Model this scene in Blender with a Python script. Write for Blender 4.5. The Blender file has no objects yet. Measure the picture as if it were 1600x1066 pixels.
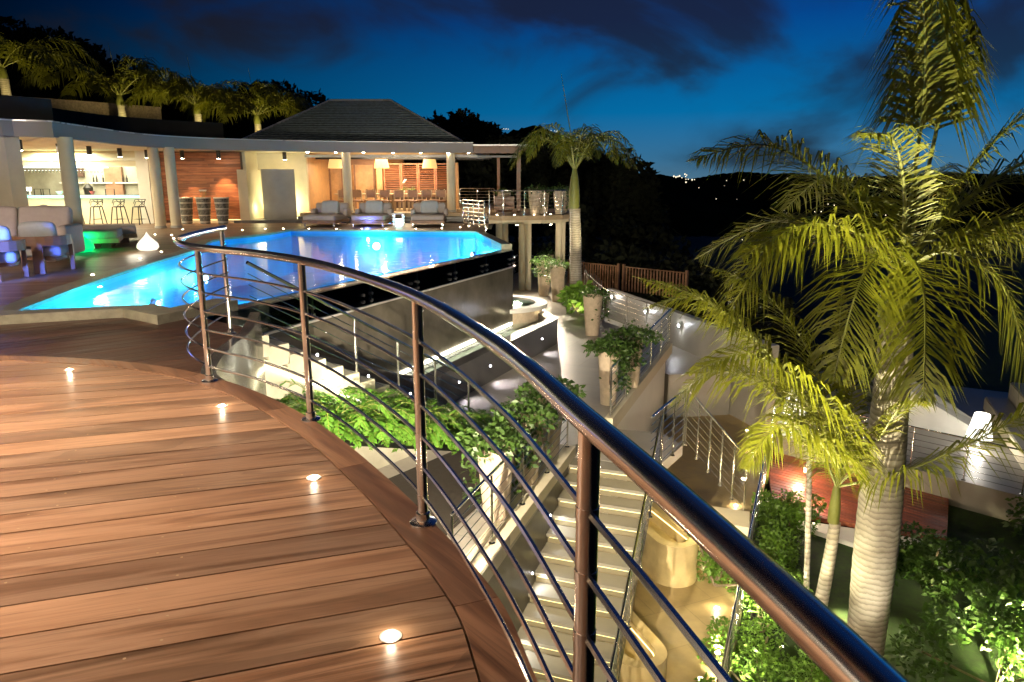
import bpy, bmesh, math, random
from mathutils import Vector, Matrix
R = math.radians
random.seed(7)
sc = bpy.context.scene
C = sc.collection

# ------------------------------------------------------------------ camera
cd = bpy.data.cameras.new('camera'); cam = bpy.data.objects.new('camera', cd); C.objects.link(cam); sc.camera = cam
cd.sensor_width = 36; cd.lens = 25.2; cd.clip_start = .02; cd.clip_end = 12000
cam.location = (0, 0, 1.5); cam.rotation_euler = (R(90 - 12.485), 0, 0)

# ------------------------------------------------------------------ render settings, exposure
sc.view_settings.view_transform = 'Standard'; sc.view_settings.look = 'None'
sc.view_settings.exposure = 1.3; sc.view_settings.gamma = 1
sc.render.engine = 'CYCLES'
sc.cycles.use_denoising = True
sc.cycles.max_bounces = 7; sc.cycles.diffuse_bounces = 3; sc.cycles.glossy_bounces = 4
sc.cycles.transparent_max_bounces = 12; sc.cycles.transmission_bounces = 4
sc.cycles.sample_clamp_indirect = 4; sc.cycles.caustics_reflective = False; sc.cycles.caustics_refractive = False

# ------------------------------------------------------------------ world: late dusk sky with loose clouds, afterglow to the right
w = bpy.data.worlds.new('World'); sc.world = w; w.use_nodes = True
nt = w.node_tree; nt.nodes.clear()
def mth(nt, op, a, b=None, c=None, clamp=False):
    n = nt.nodes.new('ShaderNodeMath'); n.operation = op; n.use_clamp = clamp
    for i, x in enumerate((a, b, c)):
        if x is None: continue
        if hasattr(x, 'is_output'): nt.links.new(x, n.inputs[i])
        else: n.inputs[i].default_value = x
    return n.outputs[0]
def mixc(nt, f, a, b, mode='MIX'):
    n = nt.nodes.new('ShaderNodeMix'); n.data_type = 'RGBA'; n.blend_type = mode
    for s, x in ((n.inputs[0], f), (n.inputs[6], a), (n.inputs[7], b)):
        if hasattr(x, 'is_output'): nt.links.new(x, s)
        elif isinstance(x, (int, float)): s.default_value = x
        else: s.default_value = (*x, 1)
    return n.outputs[2]
def ramp(nt, fac, stops, interp='LINEAR'):
    n = nt.nodes.new('ShaderNodeValToRGB'); n.color_ramp.interpolation = interp
    e = n.color_ramp.elements
    while len(e) < len(stops): e.new(.5)
    for q, (p, c) in zip(e, stops): q.position = p; q.color = (*c, 1) if len(c) == 3 else c
    if fac is not None: nt.links.new(fac, n.inputs[0])
    return n.outputs[0]
def maprange(nt, v, a, b, c=0, d=1, smooth=True):
    n = nt.nodes.new('ShaderNodeMapRange'); n.interpolation_type = 'SMOOTHSTEP' if smooth else 'LINEAR'
    nt.links.new(v, n.inputs[0])
    for i, x in enumerate((a, b, c, d)): n.inputs[i + 1].default_value = x
    return n.outputs[0]
def noise(nt, vec, scale, detail=4, rough=.5, dist=0):
    n = nt.nodes.new('ShaderNodeTexNoise')
    n.inputs['Scale'].default_value = scale; n.inputs['Detail'].default_value = detail
    n.inputs['Roughness'].default_value = rough; n.inputs['Distortion'].default_value = dist
    if vec is not None: nt.links.new(vec, n.inputs['Vector'])
    return n.outputs[0]
tc = nt.nodes.new('ShaderNodeTexCoord'); sp = nt.nodes.new('ShaderNodeSeparateXYZ'); nt.links.new(tc.outputs['Generated'], sp.inputs[0])
sx, sy, sz = sp.outputs
grad = ramp(nt, mth(nt, 'MAXIMUM', sz, 0.0), [(0, (.060, .135, .20)), (.03, (.030, .125, .235)), (.09, (.001, .115, .29)), (.2, (.001, .045, .20)), (.45, (.001, .018, .09)), (1, (.001, .008, .04))])
glow = mth(nt, 'ADD', mth(nt, 'MULTIPLY', sx, .62), mth(nt, 'MULTIPLY', sy, .78))           # towards the last light
az = maprange(nt, glow, .22, 1.0, .05, 1.25)
skyc = mixc(nt, 1.0, grad, az, 'MULTIPLY')
cb = nt.nodes.new('ShaderNodeCombineXYZ')
nt.links.new(mth(nt, 'ADD', sx, 8.2), cb.inputs[0]); nt.links.new(sy, cb.inputs[1]); nt.links.new(mth(nt, 'MULTIPLY', sz, 2.1), cb.inputs[2])
n1 = noise(nt, cb.outputs[0], 3.0, 6, .5, .6)
cl = mth(nt, 'MULTIPLY', maprange(nt, n1, .46, .62), maprange(nt, sz, .0, .03))
cloudc = mixc(nt, .45, mixc(nt, 1.0, skyc, (.25, .22, .22), 'MULTIPLY'), (.020, .017, .018))
fin = mixc(nt, mth(nt, 'MULTIPLY', cl, .92), skyc, cloudc)
bg = nt.nodes.new('ShaderNodeBackground'); nt.links.new(fin, bg.inputs[0]); bg.inputs[1].default_value = .44
wo = nt.nodes.new('ShaderNodeOutputWorld'); nt.links.new(bg.outputs[0], wo.inputs[0])

# ------------------------------------------------------------------ materials
def new_mat(name):
    m = bpy.data.materials.new(name); m.use_nodes = True; t = m.node_tree; t.nodes.clear()
    o = t.nodes.new('ShaderNodeOutputMaterial'); b = t.nodes.new('ShaderNodeBsdfPrincipled'); t.links.new(b.outputs[0], o.inputs[0])
    return m, t, b, o
def coords(t, scale=(1, 1, 1), rz=0, rand=0):
    c = t.nodes.new('ShaderNodeTexCoord'); mp = t.nodes.new('ShaderNodeMapping'); t.links.new(c.outputs['Object'], mp.inputs[0])
    mp.inputs['Rotation'].default_value = (0, 0, rz)
    v = mp.outputs[0]
    if rand:
        oi = t.nodes.new('ShaderNodeObjectInfo'); cx = t.nodes.new('ShaderNodeCombineXYZ')
        k = mth(t, 'MULTIPLY', oi.outputs['Random'], rand); t.links.new(k, cx.inputs[0]); t.links.new(k, cx.inputs[2])
        va = t.nodes.new('ShaderNodeVectorMath'); va.operation = 'ADD'; t.links.new(v, va.inputs[0]); t.links.new(cx.outputs[0], va.inputs[1]); v = va.outputs[0]
    vm = t.nodes.new('ShaderNodeVectorMath'); vm.operation = 'MULTIPLY'; t.links.new(v, vm.inputs[0]); vm.inputs[1].default_value = scale
    return vm.outputs[0]
def bump(t, b, h, strength=.2, dist=.01):
    n = t.nodes.new('ShaderNodeBump'); n.inputs['Strength'].default_value = strength; n.inputs['Distance'].default_value = dist
    t.links.new(h, n.inputs['Height']); t.links.new(n.outputs[0], b.inputs['Normal'])
def plain(name, col, rough=.6, metal=0, var=.18, scale=3, bmp=.1, fine=40, spec=.5):
    m, t, b, o = new_mat(name)
    v = coords(t)
    n = noise(t, v, scale, 6, .6)
    lo = tuple(c * (1 - var) for c in col); hi = tuple(min(1, c * (1 + var)) for c in col)
    t.links.new(ramp(t, n, [(.3, lo), (.7, hi)]), b.inputs['Base Color'])
    b.inputs['Roughness'].default_value = rough; b.inputs['Metallic'].default_value = metal; b.inputs['Specular IOR Level'].default_value = spec
    if var: t.links.new(maprange(t, n, .3, .7, rough * .85, min(1, rough * 1.12)), b.inputs['Roughness'])
    if bmp: bump(t, b, noise(t, v, fine, 4, .6), bmp, .01)
    return m
def wood(name, cols, rz=0, rough=.36, sx=1.0, gloss=.5):
    m, t, b, o = new_mat(name)
    v = coords(t, (.5 * sx, 6.5 * sx, 4), rz, 37)
    f = noise(t, v, 1.0, 5, .5, 2.2)
    v2 = coords(t, (4 * sx, 150 * sx, 40), rz, 91)
    g = noise(t, v2, 1.0, 3, .6)
    oi = t.nodes.new('ShaderNodeObjectInfo')
    c1 = ramp(t, f, [(.28, cols[0]), (.45, cols[1]), (.58, cols[2]), (.75, cols[1])])
    tint = ramp(t, oi.outputs['Random'], [(0, (.60, .57, .56)), (.2, (1.1, 1.0, .92)), (.4, (.80, .75, .72)), (.6, (1.22, 1.14, 1.05)), (.8, (.66, .66, .66)), (1, (1.05, .92, .82))])
    c2 = mixc(t, 1.0, c1, tint, 'MULTIPLY')
    v3 = coords(t, (.9 * sx, 24 * sx, 6), rz, 53)
    h = noise(t, v3, 1.0, 3, .55, 2.6)
    vf = mth(t, 'FRACT', mth(t, 'MULTIPLY', noise(t, coords(t, (.35 * sx, 3.2 * sx, 3), rz, 71), 1.0, 2, .4, .8), 9.0))
    cath = mth(t, 'MULTIPLY', maprange(t, vf, .55, .95), maprange(t, oi.outputs['Random'], .35, .75))
    c2 = mixc(t, mth(t, 'MULTIPLY', cath, .38), c2, tuple(c * .75 for c in cols[0]))
    c2 = mixc(t, maprange(t, h, .52, .72, 0, .42), c2, tuple(c * .8 for c in cols[0]))
    c3 = mixc(t, maprange(t, g, .5, .75, 0, .3), c2, tuple(c * .55 for c in cols[0]))
    t.links.new(c3, b.inputs['Base Color'])
    t.links.new(maprange(t, f, .3, .7, rough * .8, rough * 1.3), b.inputs['Roughness'])
    b.inputs['Specular IOR Level'].default_value = gloss
    bump(t, b, mth(t, 'ADD', mth(t, 'MULTIPLY', f, .6), mth(t, 'MULTIPLY', g, .4)), .22, .004)
    return m
def emat(name, col, s):
    m, t, b, o = new_mat(name)
    b.inputs['Base Color'].default_value = (*[.5 * c for c in col], 1)
    b.inputs['Emission Color'].default_value = (*col, 1); b.inputs['Emission Strength'].default_value = s
    return m
def leafmat(name, a, c, trans=.35, rough=.45):
    m = bpy.data.materials.new(name); m.use_nodes = True; t = m.node_tree; t.nodes.clear()
    o = t.nodes.new('ShaderNodeOutputMaterial')
    v = coords(t); n = noise(t, v, 5, 3, .6); n2 = noise(t, v, 35, 2, .6)
    col = ramp(t, mth(t, 'ADD', mth(t, 'MULTIPLY', n, .6), mth(t, 'MULTIPLY', n2, .4)), [(.3, a), (.7, c)])
    b = t.nodes.new('ShaderNodeBsdfPrincipled'); t.links.new(col, b.inputs['Base Color']); b.inputs['Roughness'].default_value = rough
    tr = t.nodes.new('ShaderNodeBsdfTranslucent'); t.links.new(col, tr.inputs[0])
    mx = t.nodes.new('ShaderNodeMixShader'); mx.inputs[0].default_value = trans
    t.links.new(b.outputs[0], mx.inputs[1]); t.links.new(tr.outputs[0], mx.inputs[2]); t.links.new(mx.outputs[0], o.inputs[0])
    return m
def glassmat(name, tint, gl=.12, wave=0, wscale=3):
    m = bpy.data.materials.new(name); m.use_nodes = True; t = m.node_tree; t.nodes.clear()
    o = t.nodes.new('ShaderNodeOutputMaterial'); tr = t.nodes.new('ShaderNodeBsdfTransparent'); tr.inputs[0].default_value = (*tint, 1)
    g = t.nodes.new('ShaderNodeBsdfGlossy'); g.inputs['Roughness'].default_value = .03
    fr = t.nodes.new('ShaderNodeFresnel'); fr.inputs[0].default_value = 1.33
    if wave:
        v = coords(t); h = noise(t, v, wscale, 3, .5, .6)
        bp = t.nodes.new('ShaderNodeBump'); bp.inputs['Strength'].default_value = wave; bp.inputs['Distance'].default_value = .05; t.links.new(h, bp.inputs['Height'])
        t.links.new(bp.outputs[0], g.inputs['Normal']); t.links.new(bp.outputs[0], fr.inputs['Normal'])
    mx = t.nodes.new('ShaderNodeMixShader'); t.links.new(mth(t, 'MULTIPLY', fr.outputs[0], gl, clamp=True), mx.inputs[0])
    t.links.new(tr.outputs[0], mx.inputs[1]); t.links.new(g.outputs[0], mx.inputs[2]); t.links.new(mx.outputs[0], o.inputs[0])
    return m
def lines(name, ca, cb_, period, axis=1, rz=0, gap=.08, rough=.5, var=.2, gapd=1, bm=.6):
    """boards or courses too fine to build singly: a repeating joint plus per-board tone"""
    m, t, b, o = new_mat(name)
    v = coords(t, (1, 1, 1), rz); s = t.nodes.new('ShaderNodeSeparateXYZ'); t.links.new(v, s.inputs[0])
    q = mth(t, 'DIVIDE', s.outputs[axis], period); fr = mth(t, 'FRACT', q); fl = mth(t, 'FLOOR', q)
    wn = t.nodes.new('ShaderNodeTexWhiteNoise'); wn.noise_dimensions = '1D'; t.links.new(fl, wn.inputs['W'])
    v2 = coords(t, (.7, 12, 12) if axis == 1 else (.7, .7, 12), rz); n = noise(t, v2, 1, 4, .6, .5)
    f = mth(t, 'ADD', mth(t, 'MULTIPLY', wn.outputs[0], .55), mth(t, 'MULTIPLY', n, .45))
    c = ramp(t, f, [(.25, ca), (.8, cb_)])
    j = maprange(t, fr, gap * .6, gap, 0, 1)
    c = mixc(t, j, tuple(x * .18 for x in ca), c)
    t.links.new(c, b.inputs['Base Color']); b.inputs['Roughness'].default_value = rough
    bump(t, b, j, bm, .01)
    return m

ORD = ['first', 'second', 'third', 'fourth', 'fifth', 'sixth', 'seventh', 'eighth', 'ninth']
M = {}
M['deck'] = wood('deck_wood', [(.135, .078, .044), (.29, .172, .100), (.40, .256, .158)], R(-18))
M['border'] = wood('border_wood', [(.10, .052, .029), (.215, .118, .066), (.29, .168, .098)], R(52))
M['deck2'] = wood('walk_wood', [(.055, .031, .021), (.105, .060, .040), (.15, .088, .058)], R(-42), .42)
M['pooldeck'] = lines('pool_deck_boards', (.16, .09, .05), (.30, .185, .11), .2, 1, R(-18), .06, .42)
M['gap'] = plain('joint_shadow_board', (.008, .005, .003), .95)
M['steel'] = plain('polished_steel', (.86, .83, .79), .2, 1, .03, 2, 0)
M['steel2'] = plain('brushed_steel', (.6, .6, .6), .25, 1, .05, 2, 0)
M['coping'] = plain('green_travertine', (.30, .29, .20), .5, 0, .3, 5, .25, 30)
M['copside'] = plain('travertine_edge', (.26, .20, .155), .6, 0, .35, 8, .4, 30)
M['slate'] = plain('wet_dark_slate', (.105, .092, .070), .2, 0, .35, 1.1, .4, 7)
M['blackstone'] = plain('black_wet_stone', (.08, .075, .062), .18, 0, .3, 3, .1, 20)
M['darkstone'] = plain('dark_grey_stone', (.075, .07, .066), .4, 0, .3, 3, .2, 25)
M['floor'] = plain('grey_terrace_stone', (.25, .23, .2), .42, 0, .16, 1.2, .12, 22)
M['yellowlit_cream'] = plain('yellow_lit_cream_plaster', (.46, .36, .18), .7, 0, .2, 3, .2, 25)  # cream plaster with the yellow lamp light mixed into its colour
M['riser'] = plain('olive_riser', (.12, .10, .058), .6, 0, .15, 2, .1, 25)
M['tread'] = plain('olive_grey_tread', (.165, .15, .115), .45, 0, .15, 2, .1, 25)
M['cream'] = plain('cream_plaster', (.62, .55, .40), .75, 0, .08, 2, .08, 30)
M['pale'] = plain('pale_plaster', (.36, .335, .26), .7, 0, .25, 1.7, .15, 25)
M['white'] = plain('white_plaster', (.72, .70, .64), .6, 0, .05, 2, .05, 30)
M['fascia'] = plain('mauve_grey_fascia', (.27, .235, .215), .55, 0, .06, 1, .03, 20)
M['capline'] = plain('pale_metal_flashing', (.6, .58, .55), .3, .4, .03, 1, 0)
M['roofdark'] = plain('dark_roof_membrane', (.012, .013, .012), .9, 0, .2, 1, .1)
M['shingle'] = plain('weathered_shingle', (.15, .19, .20), .8, 0, .45, 6, .4, 30)
M['greypanel'] = plain('grey_render', (.36, .36, .34), .6, 0, .1, 2, .08, 30)
M['redwood'] = wood('red_wood_cladding', [(.19, .062, .026), (.34, .125, .055), (.45, .19, .09)], 0, .45, 1.0)
M['lowdeck'] = wood('lower_deck_wood', [(.13, .032, .018), (.26, .07, .035), (.33, .10, .05)], R(50), .42)
M['warmwood'] = plain('honey_timber', (.45, .26, .12), .5, 0, .2, 4, .1, 40)
M['brownwood'] = plain('brown_timber', (.24, .125, .07), .5, 0, .22, 4, .15, 40)
M['darkwood'] = plain('dark_slat_timber', (.075, .04, .027), .55, 0, .2, 4, .1)
M['teak'] = plain('pale_teak', (.42, .31, .19), .6, 0, .15, 6, .1)
M['fabric'] = plain('taupe_upholstery', (.40, .34, .31), .9, 0, .07, 8, .25, 160)
M['fabric2'] = plain('grey_cushion_fabric', (.42, .43, .44), .9, 0, .07, 8, .25, 160)
M['pot'] = plain('rough_cream_clay', (.50, .40, .29), .85, 0, .18, 7, .5, 30)
M['soil'] = plain('dark_soil', (.03, .022, .015), .95, 0, .3, 12, .5, 60)
M['vasedark'] = plain('dark_mosaic', (.16, .16, .145), .35, 0, .9, 14, .6, 30)
M['vaselight'] = plain('pale_shell_band', (.6, .58, .52), .5, 0, .15, 20, .3, 40)
M['black'] = plain('black_metal', (.02, .018, .016), .4, .3, .1, 3, 0)
M['lawn'] = plain('lawn_ground', (.035, .07, .014), .95, 0, .5, 6, .8, 60)
M['earth'] = plain('valley_ground', (.012, .016, .01), .95, 0, .4, .02, 0)
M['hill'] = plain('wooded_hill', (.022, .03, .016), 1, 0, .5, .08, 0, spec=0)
M['trunk'] = None
M['leaf'] = leafmat('palm_leaflet', (.075, .092, .007), (.215, .215, .018), .45)
M['leafd'] = leafmat('dark_palm_leaflet', (.03, .045, .008), (.08, .09, .014))
M['fern'] = leafmat('fern_green', (.03, .10, .008), (.10, .22, .02))
M['bush'] = leafmat('bush_green', (.05, .12, .012), (.17, .30, .035))
M['bushd'] = leafmat('dark_shrub_green', (.02, .055, .008), (.06, .12, .016))
M['vine'] = leafmat('vine_green', (.03, .075, .012), (.09, .16, .03))
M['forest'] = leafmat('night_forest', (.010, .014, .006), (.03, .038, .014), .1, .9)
M['stem'] = plain('green_stem', (.16, .17, .035), .5, 0, .2, 5, .1)
M['bark'] = plain('brown_bark', (.16, .12, .08), .9, 0, .3, 12, .6, 50)
M['pooltile'] = None
M['water'] = glassmat('pool_water', (.72, .93, 1.0), .75, .12, 2.6)
M['jacwater'] = glassmat('spa_water', (.85, .95, .95), .22, .25, 5)
M['glass'] = glassmat('clear_glass', (.86, .92, .88), 1.2)
M['petal'] = plain('white_petal', (.8, .78, .76), .6, 0, .05, 5, 0)
M['lens'] = emat('lit_lens', (1, .80, .55), 46)
M['lensw'] = emat('lit_white_lens', (.95, .93, 1), 60)
M['ledwarm'] = emat('warm_led_strip', (1, .78, .30), 1.8)
M['ledwhite'] = emat('neutral_led_strip', (1, .92, .6), 4)
M['ledtrough'] = emat('trough_led', (1, .95, .74), 7)
M['ledplant'] = emat('planter_led', (1, .78, .30), 2.2)
M['ledcool'] = emat('cool_led_strip', (.35, 1, .88), 1.3)
M['glow'] = emat('lit_lamp_shade', (1, .95, .86), 1.1)
M['glowwarm'] = emat('lit_warm_shade', (1, .62, .22), .38)
M['egggreen'] = emat('green_lit_shell', (.0, .8, .2), .55)
M['eggwhite'] = emat('white_lit_shell', (1, .9, .7), .55)
M['town'] = emat('town_light', (1, .86, .6), .8)

def trunk_mat():
    m, t, b, o = new_mat('ringed_palm_bark')
    c = t.nodes.new('ShaderNodeTexCoord'); s = t.nodes.new('ShaderNodeSeparateXYZ'); t.links.new(c.outputs['Object'], s.inputs[0])
    n = noise(t, coords(t, (1, 1, .6)), 3.5, 4, .6)
    z = mth(t, 'ADD', s.outputs[2], mth(t, 'MULTIPLY', n, .17))
    fr = mth(t, 'FRACT', mth(t, 'MULTIPLY', z, 11.5))
    j = maprange(t, fr, .0, .75)
    big = noise(t, coords(t, (1, 1, 1.6)), 2.2, 5, .6)
    col = mixc(t, j, ramp(t, big, [(.3, (.15, .125, .095)), (.65, (.25, .22, .175))]), ramp(t, big, [(.3, (.24, .205, .16)), (.62, (.41, .375, .315))]))
    t.links.new(col, b.inputs['Base Color']); b.inputs['Roughness'].default_value = .8
    bump(t, b, mth(t, 'ADD', j, mth(t, 'MULTIPLY', noise(t, coords(t, (1, 1, 6)), 14, 4, .6), .6)), .35, .02)
    return m
M['trunk'] = trunk_mat()
def tile_mat():
    m, t, b, o = new_mat('blue_pool_tile')
    v = coords(t); n = noise(t, v, 1.3, 3, .5)
    vr = t.nodes.new('ShaderNodeTexVoronoi'); vr.inputs['Scale'].default_value = 2.2; vr.feature = 'SMOOTH_F1'; t.links.new(v, vr.inputs['Vector'])
    col = ramp(t, mth(t, 'ADD', mth(t, 'MULTIPLY', n, .5), mth(t, 'MULTIPLY', vr.outputs['Distance'], .5)), [(.2, (.03, .33, .75)), (.7, (.07, .48, .92))])
    t.links.new(col, b.inputs['Base Color']); b.inputs['Roughness'].default_value = .4
    return m
M['pooltile'] = tile_mat()
def pave_mat(name, a, c_, size, rz):
    m, t, b, o = new_mat(name)
    br = t.nodes.new('ShaderNodeTexBrick'); t.links.new(coords(t, (1, 1, 1), rz), br.inputs['Vector'])
    br.inputs['Scale'].default_value = 1; br.inputs['Brick Width'].default_value = size * 1.3; br.inputs['Row Height'].default_value = size
    br.inputs['Mortar Size'].default_value = .006; br.inputs['Color1'].default_value = (*a, 1); br.inputs['Color2'].default_value = (*c_, 1); br.inputs['Mortar'].default_value = (*[x * .45 for x in a], 1)
    n = noise(t, coords(t), 2.5, 6, .6)
    t.links.new(mixc(t, .55, br.outputs['Color'], ramp(t, n, [(.3, tuple(x * .6 for x in a)), (.7, tuple(min(1, x * 1.25) for x in c_))])), b.inputs['Base Color'])
    t.links.new(maprange(t, n, .3, .7, .3, .5), b.inputs['Roughness'])
    bump(t, b, br.outputs['Fac'], -.3, .006)
    return m
M['path'] = pave_mat('honey_paving', (.30, .215, .095), (.37, .275, .13), .85, R(-23))
M['terr'] = pave_mat('terrace_paving', (.27, .245, .21), (.32, .29, .25), 1.5, R(25))

# ------------------------------------------------------------------ builders
def rootloc(o):
    while o.parent is not None: o = o.parent
    return Vector(o.location)
class MB:
    def __init__(s): s.v = []; s.f = []
    def add(s, vs, fs):
        k = len(s.v); s.v += [tuple(x) for x in vs]; s.f += [tuple(i + k for i in f) for f in fs]; return s
    def box(s, x0, x1, y0, y1, z0, z1):
        return s.add([(x0, y0, z0), (x1, y0, z0), (x1, y1, z0), (x0, y1, z0), (x0, y0, z1), (x1, y0, z1), (x1, y1, z1), (x0, y1, z1)],
                     [(0, 3, 2, 1), (4, 5, 6, 7), (0, 1, 5, 4), (1, 2, 6, 5), (2, 3, 7, 6), (3, 0, 4, 7)])
    def obox(s, c, d, rz=0, rx=0, ry=0):
        m = Matrix.Translation(c) @ Matrix.Rotation(rz, 4, 'Z') @ Matrix.Rotation(ry, 4, 'Y') @ Matrix.Rotation(rx, 4, 'X')
        h = [x / 2 for x in d]
        vs = [m @ Vector((a * h[0], b * h[1], e * h[2])) for a, b, e in ((-1, -1, -1), (1, -1, -1), (1, 1, -1), (-1, 1, -1), (-1, -1, 1), (1, -1, 1), (1, 1, 1), (-1, 1, 1))]
        return s.add(vs, [(0, 3, 2, 1), (4, 5, 6, 7), (0, 1, 5, 4), (1, 2, 6, 5), (2, 3, 7, 6), (3, 0, 4, 7)])
    def rbox(s, c, d, r=.04, rz=0, rx=0, seg=3, puff=0):
        """soft cushion: rounded box made as a warped grid"""
        m = Matrix.Translation(c) @ Matrix.Rotation(rz, 4, 'Z') @ Matrix.Rotation(rx, 4, 'X')
        bm = bmesh.new(); bmesh.ops.create_cube(bm, size=1)
        for v in bm.verts: v.co = Vector((v.co.x * d[0], v.co.y * d[1], v.co.z * d[2]))
        bmesh.ops.bevel(bm, geom=bm.edges[:], offset=min(r, min(d) * .49), segments=seg, profile=.5, affect='EDGES')
        if puff:
            bmesh.ops.subdivide_edges(bm, edges=[e for e in bm.edges if e.calc_length() > .15], cuts=4, use_grid_fill=True)
            for v in bm.verts:
                k = max(0, 1 - (2 * v.co.x / d[0]) ** 2) * max(0, 1 - (2 * v.co.y / d[1]) ** 2)
                v.co.z += puff * k * (1 if v.co.z > 0 else -1)
        bm.verts.index_update()
        s.add([m @ v.co for v in bm.verts], [[v.index for v in f.verts] for f in bm.faces]); bm.free(); return s
    def tube(s, pts, r, n=8, closed=False):
        P = [Vector(p) for p in pts]; k = len(P); rs = r if isinstance(r, (list, tuple)) else [r] * k
        T = []
        for i in range(k):
            a = P[(i - 1) % k] if closed or i > 0 else P[i]; b = P[(i + 1) % k] if closed or i < k - 1 else P[i]
            T.append((b - a).normalized())
        up = Vector((0, 0, 1)) if abs(T[0].z) < .9 else Vector((1, 0, 0))
        u = T[0].cross(up).normalized(); vs = []
        for i in range(k):
            u = (u - T[i] * u.dot(T[i])).normalized(); q = T[i].cross(u)
            for j in range(n):
                a = 2 * math.pi * j / n; vs.append(P[i] + (u * math.cos(a) + q * math.sin(a)) * rs[i])
        fs = [(i * n + j, i * n + (j + 1) % n, ((i + 1) % k) * n + (j + 1) % n, ((i + 1) % k) * n + j) for i in range(k if closed else k - 1) for j in range(n)]
        if not closed: fs += [tuple(reversed(range(n))), tuple(range((k - 1) * n, k * n))]
        return s.add(vs, fs)
    def lathe(s, prof, n=16, c=(0, 0, 0), sxy=(1, 1)):
        vs = [(c[0] + r * math.cos(2 * math.pi * j / n) * sxy[0], c[1] + r * math.sin(2 * math.pi * j / n) * sxy[1], c[2] + z) for r, z in prof for j in range(n)]
        fs = [(i * n + j, i * n + (j + 1) % n, (i + 1) * n + (j + 1) % n, (i + 1) * n + j) for i in range(len(prof) - 1) for j in range(n)]
        fs += [tuple(reversed(range(n))), tuple(range((len(prof) - 1) * n, len(prof) * n))]
        return s.add(vs, fs)
    def prism(s, poly, z0, z1):
        k = len(poly); a = sum(poly[i][0] * poly[(i + 1) % k][1] - poly[(i + 1) % k][0] * poly[i][1] for i in range(k))
        if a < 0: poly = poly[::-1]
        f = lambda z, p: z(p) if callable(z) else z
        vs = [(p[0], p[1], f(z0, p)) for p in poly] + [(p[0], p[1], f(z1, p)) for p in poly]
        return s.add(vs, [tuple(reversed(range(k))), tuple(range(k, 2 * k))] + [(i, (i + 1) % k, k + (i + 1) % k, k + i) for i in range(k)])
    def wall(s, a, b, t, z0, z1):
        """upright slab from a to b in plan, t thick (to its left when positive)"""
        a = Vector((*a, 0)); b = Vector((*b, 0)); n = Vector((-(b - a).y, (b - a).x, 0)).normalized() * t
        return s.prism([(a.x, a.y), (b.x, b.y), ((b + n).x, (b + n).y), ((a + n).x, (a + n).y)], z0, z1)
    def build(s, name, mat, parent=None, smooth=True, angle=38):
        me = bpy.data.meshes.new(name)
        off = rootloc(parent) if parent is not None else Vector((0, 0, 0))
        me.from_pydata([tuple(Vector(v) - off) for v in s.v], [], s.f); me.update()
        me.materials.append(M[mat] if isinstance(mat, str) else mat)
        if smooth:
            me.polygons.foreach_set('use_smooth', [True] * len(me.polygons))
            me.set_sharp_from_angle(angle=R(angle))
        o = bpy.data.objects.new(name, me); C.objects.link(o)
        if parent is not None: o.parent = parent
        return o
def tag(o, label, cat, group=None):
    o['label'] = label; o['category'] = cat
    if group: o['group'] = group
    return o
def thing(name, label, cat, loc=(0, 0, 0), group=None, rz=0):
    o = bpy.data.objects.new(name, None); C.objects.link(o); o.location = loc; o.rotation_euler = (0, 0, rz); o.empty_display_size = .1
    return tag(o, label, cat, group)
def struct(o): o['kind'] = 'structure'; return o
def sgroup(name):
    o = bpy.data.objects.new(name, None); C.objects.link(o); return struct(o)
def stuff(o): o['kind'] = 'stuff'; return o
def dup(o, loc=None, rz=None, label=None, scale=None, parent=None):
    c = o.copy(); C.objects.link(c)
    if parent is not None: c.parent = parent
    if loc is not None: c.location = loc
    if rz is not None: c.rotation_euler = (0, 0, rz)
    if scale is not None: c.scale = (scale,) * 3 if isinstance(scale, (int, float)) else scale
    if label: c['label'] = label
    for ch in o.children: dup(ch, parent=c)
    return c
def light(kind, loc, power, col=(1, .8, .55), parent=None, size=.05, target=None, spot=60, blend=.6, name='bulb'):
    l = bpy.data.lights.new(name, kind); l.energy = power; l.color = col
    if kind in ('POINT', 'SPOT'): l.shadow_soft_size = size
    if kind == 'SPOT': l.spot_size = R(spot); l.spot_blend = blend
    if kind == 'AREA': l.size = size
    o = bpy.data.objects.new(name, l); C.objects.link(o)
    if parent is not None: o.parent = parent; o.location = Vector(loc) - rootloc(parent)
    else: o.location = loc
    if target is not None:
        o.rotation_euler = (Vector(target) - Vector(loc)).to_track_quat('-Z', 'Y').to_euler()
    return o
def spline(pts, n=8):
    P = [Vector(p) for p in pts]; out = []
    for i in range(len(P) - 1):
        a, b, c, d = P[max(i - 1, 0)], P[i], P[i + 1], P[min(i + 2, len(P) - 1)]
        for k in range(n):
            t = k / n
            out.append(.5 * ((2 * b) + (c - a) * t + (2 * a - 5 * b + 4 * c - d) * t * t + (3 * b - a - 3 * c + d) * t ** 3))
    return out + [P[-1]]
def clip(poly, nx, ny, d):
    """keep the side where nx*x+ny*y <= d"""
    out = []
    for i in range(len(poly)):
        p, q = poly[i], poly[(i + 1) % len(poly)]; a = nx * p[0] + ny * p[1] - d; b = nx * q[0] + ny * q[1] - d
        if a <= 0: out.append(p)
        if (a < 0) != (b < 0) and a != b: t = a / (a - b); out.append((p[0] + (q[0] - p[0]) * t, p[1] + (q[1] - p[1]) * t))
    return out
def area(poly): return abs(sum(poly[i][0] * poly[(i + 1) % len(poly)][1] - poly[(i + 1) % len(poly)][0] * poly[i][1] for i in range(len(poly)))) / 2
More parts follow.
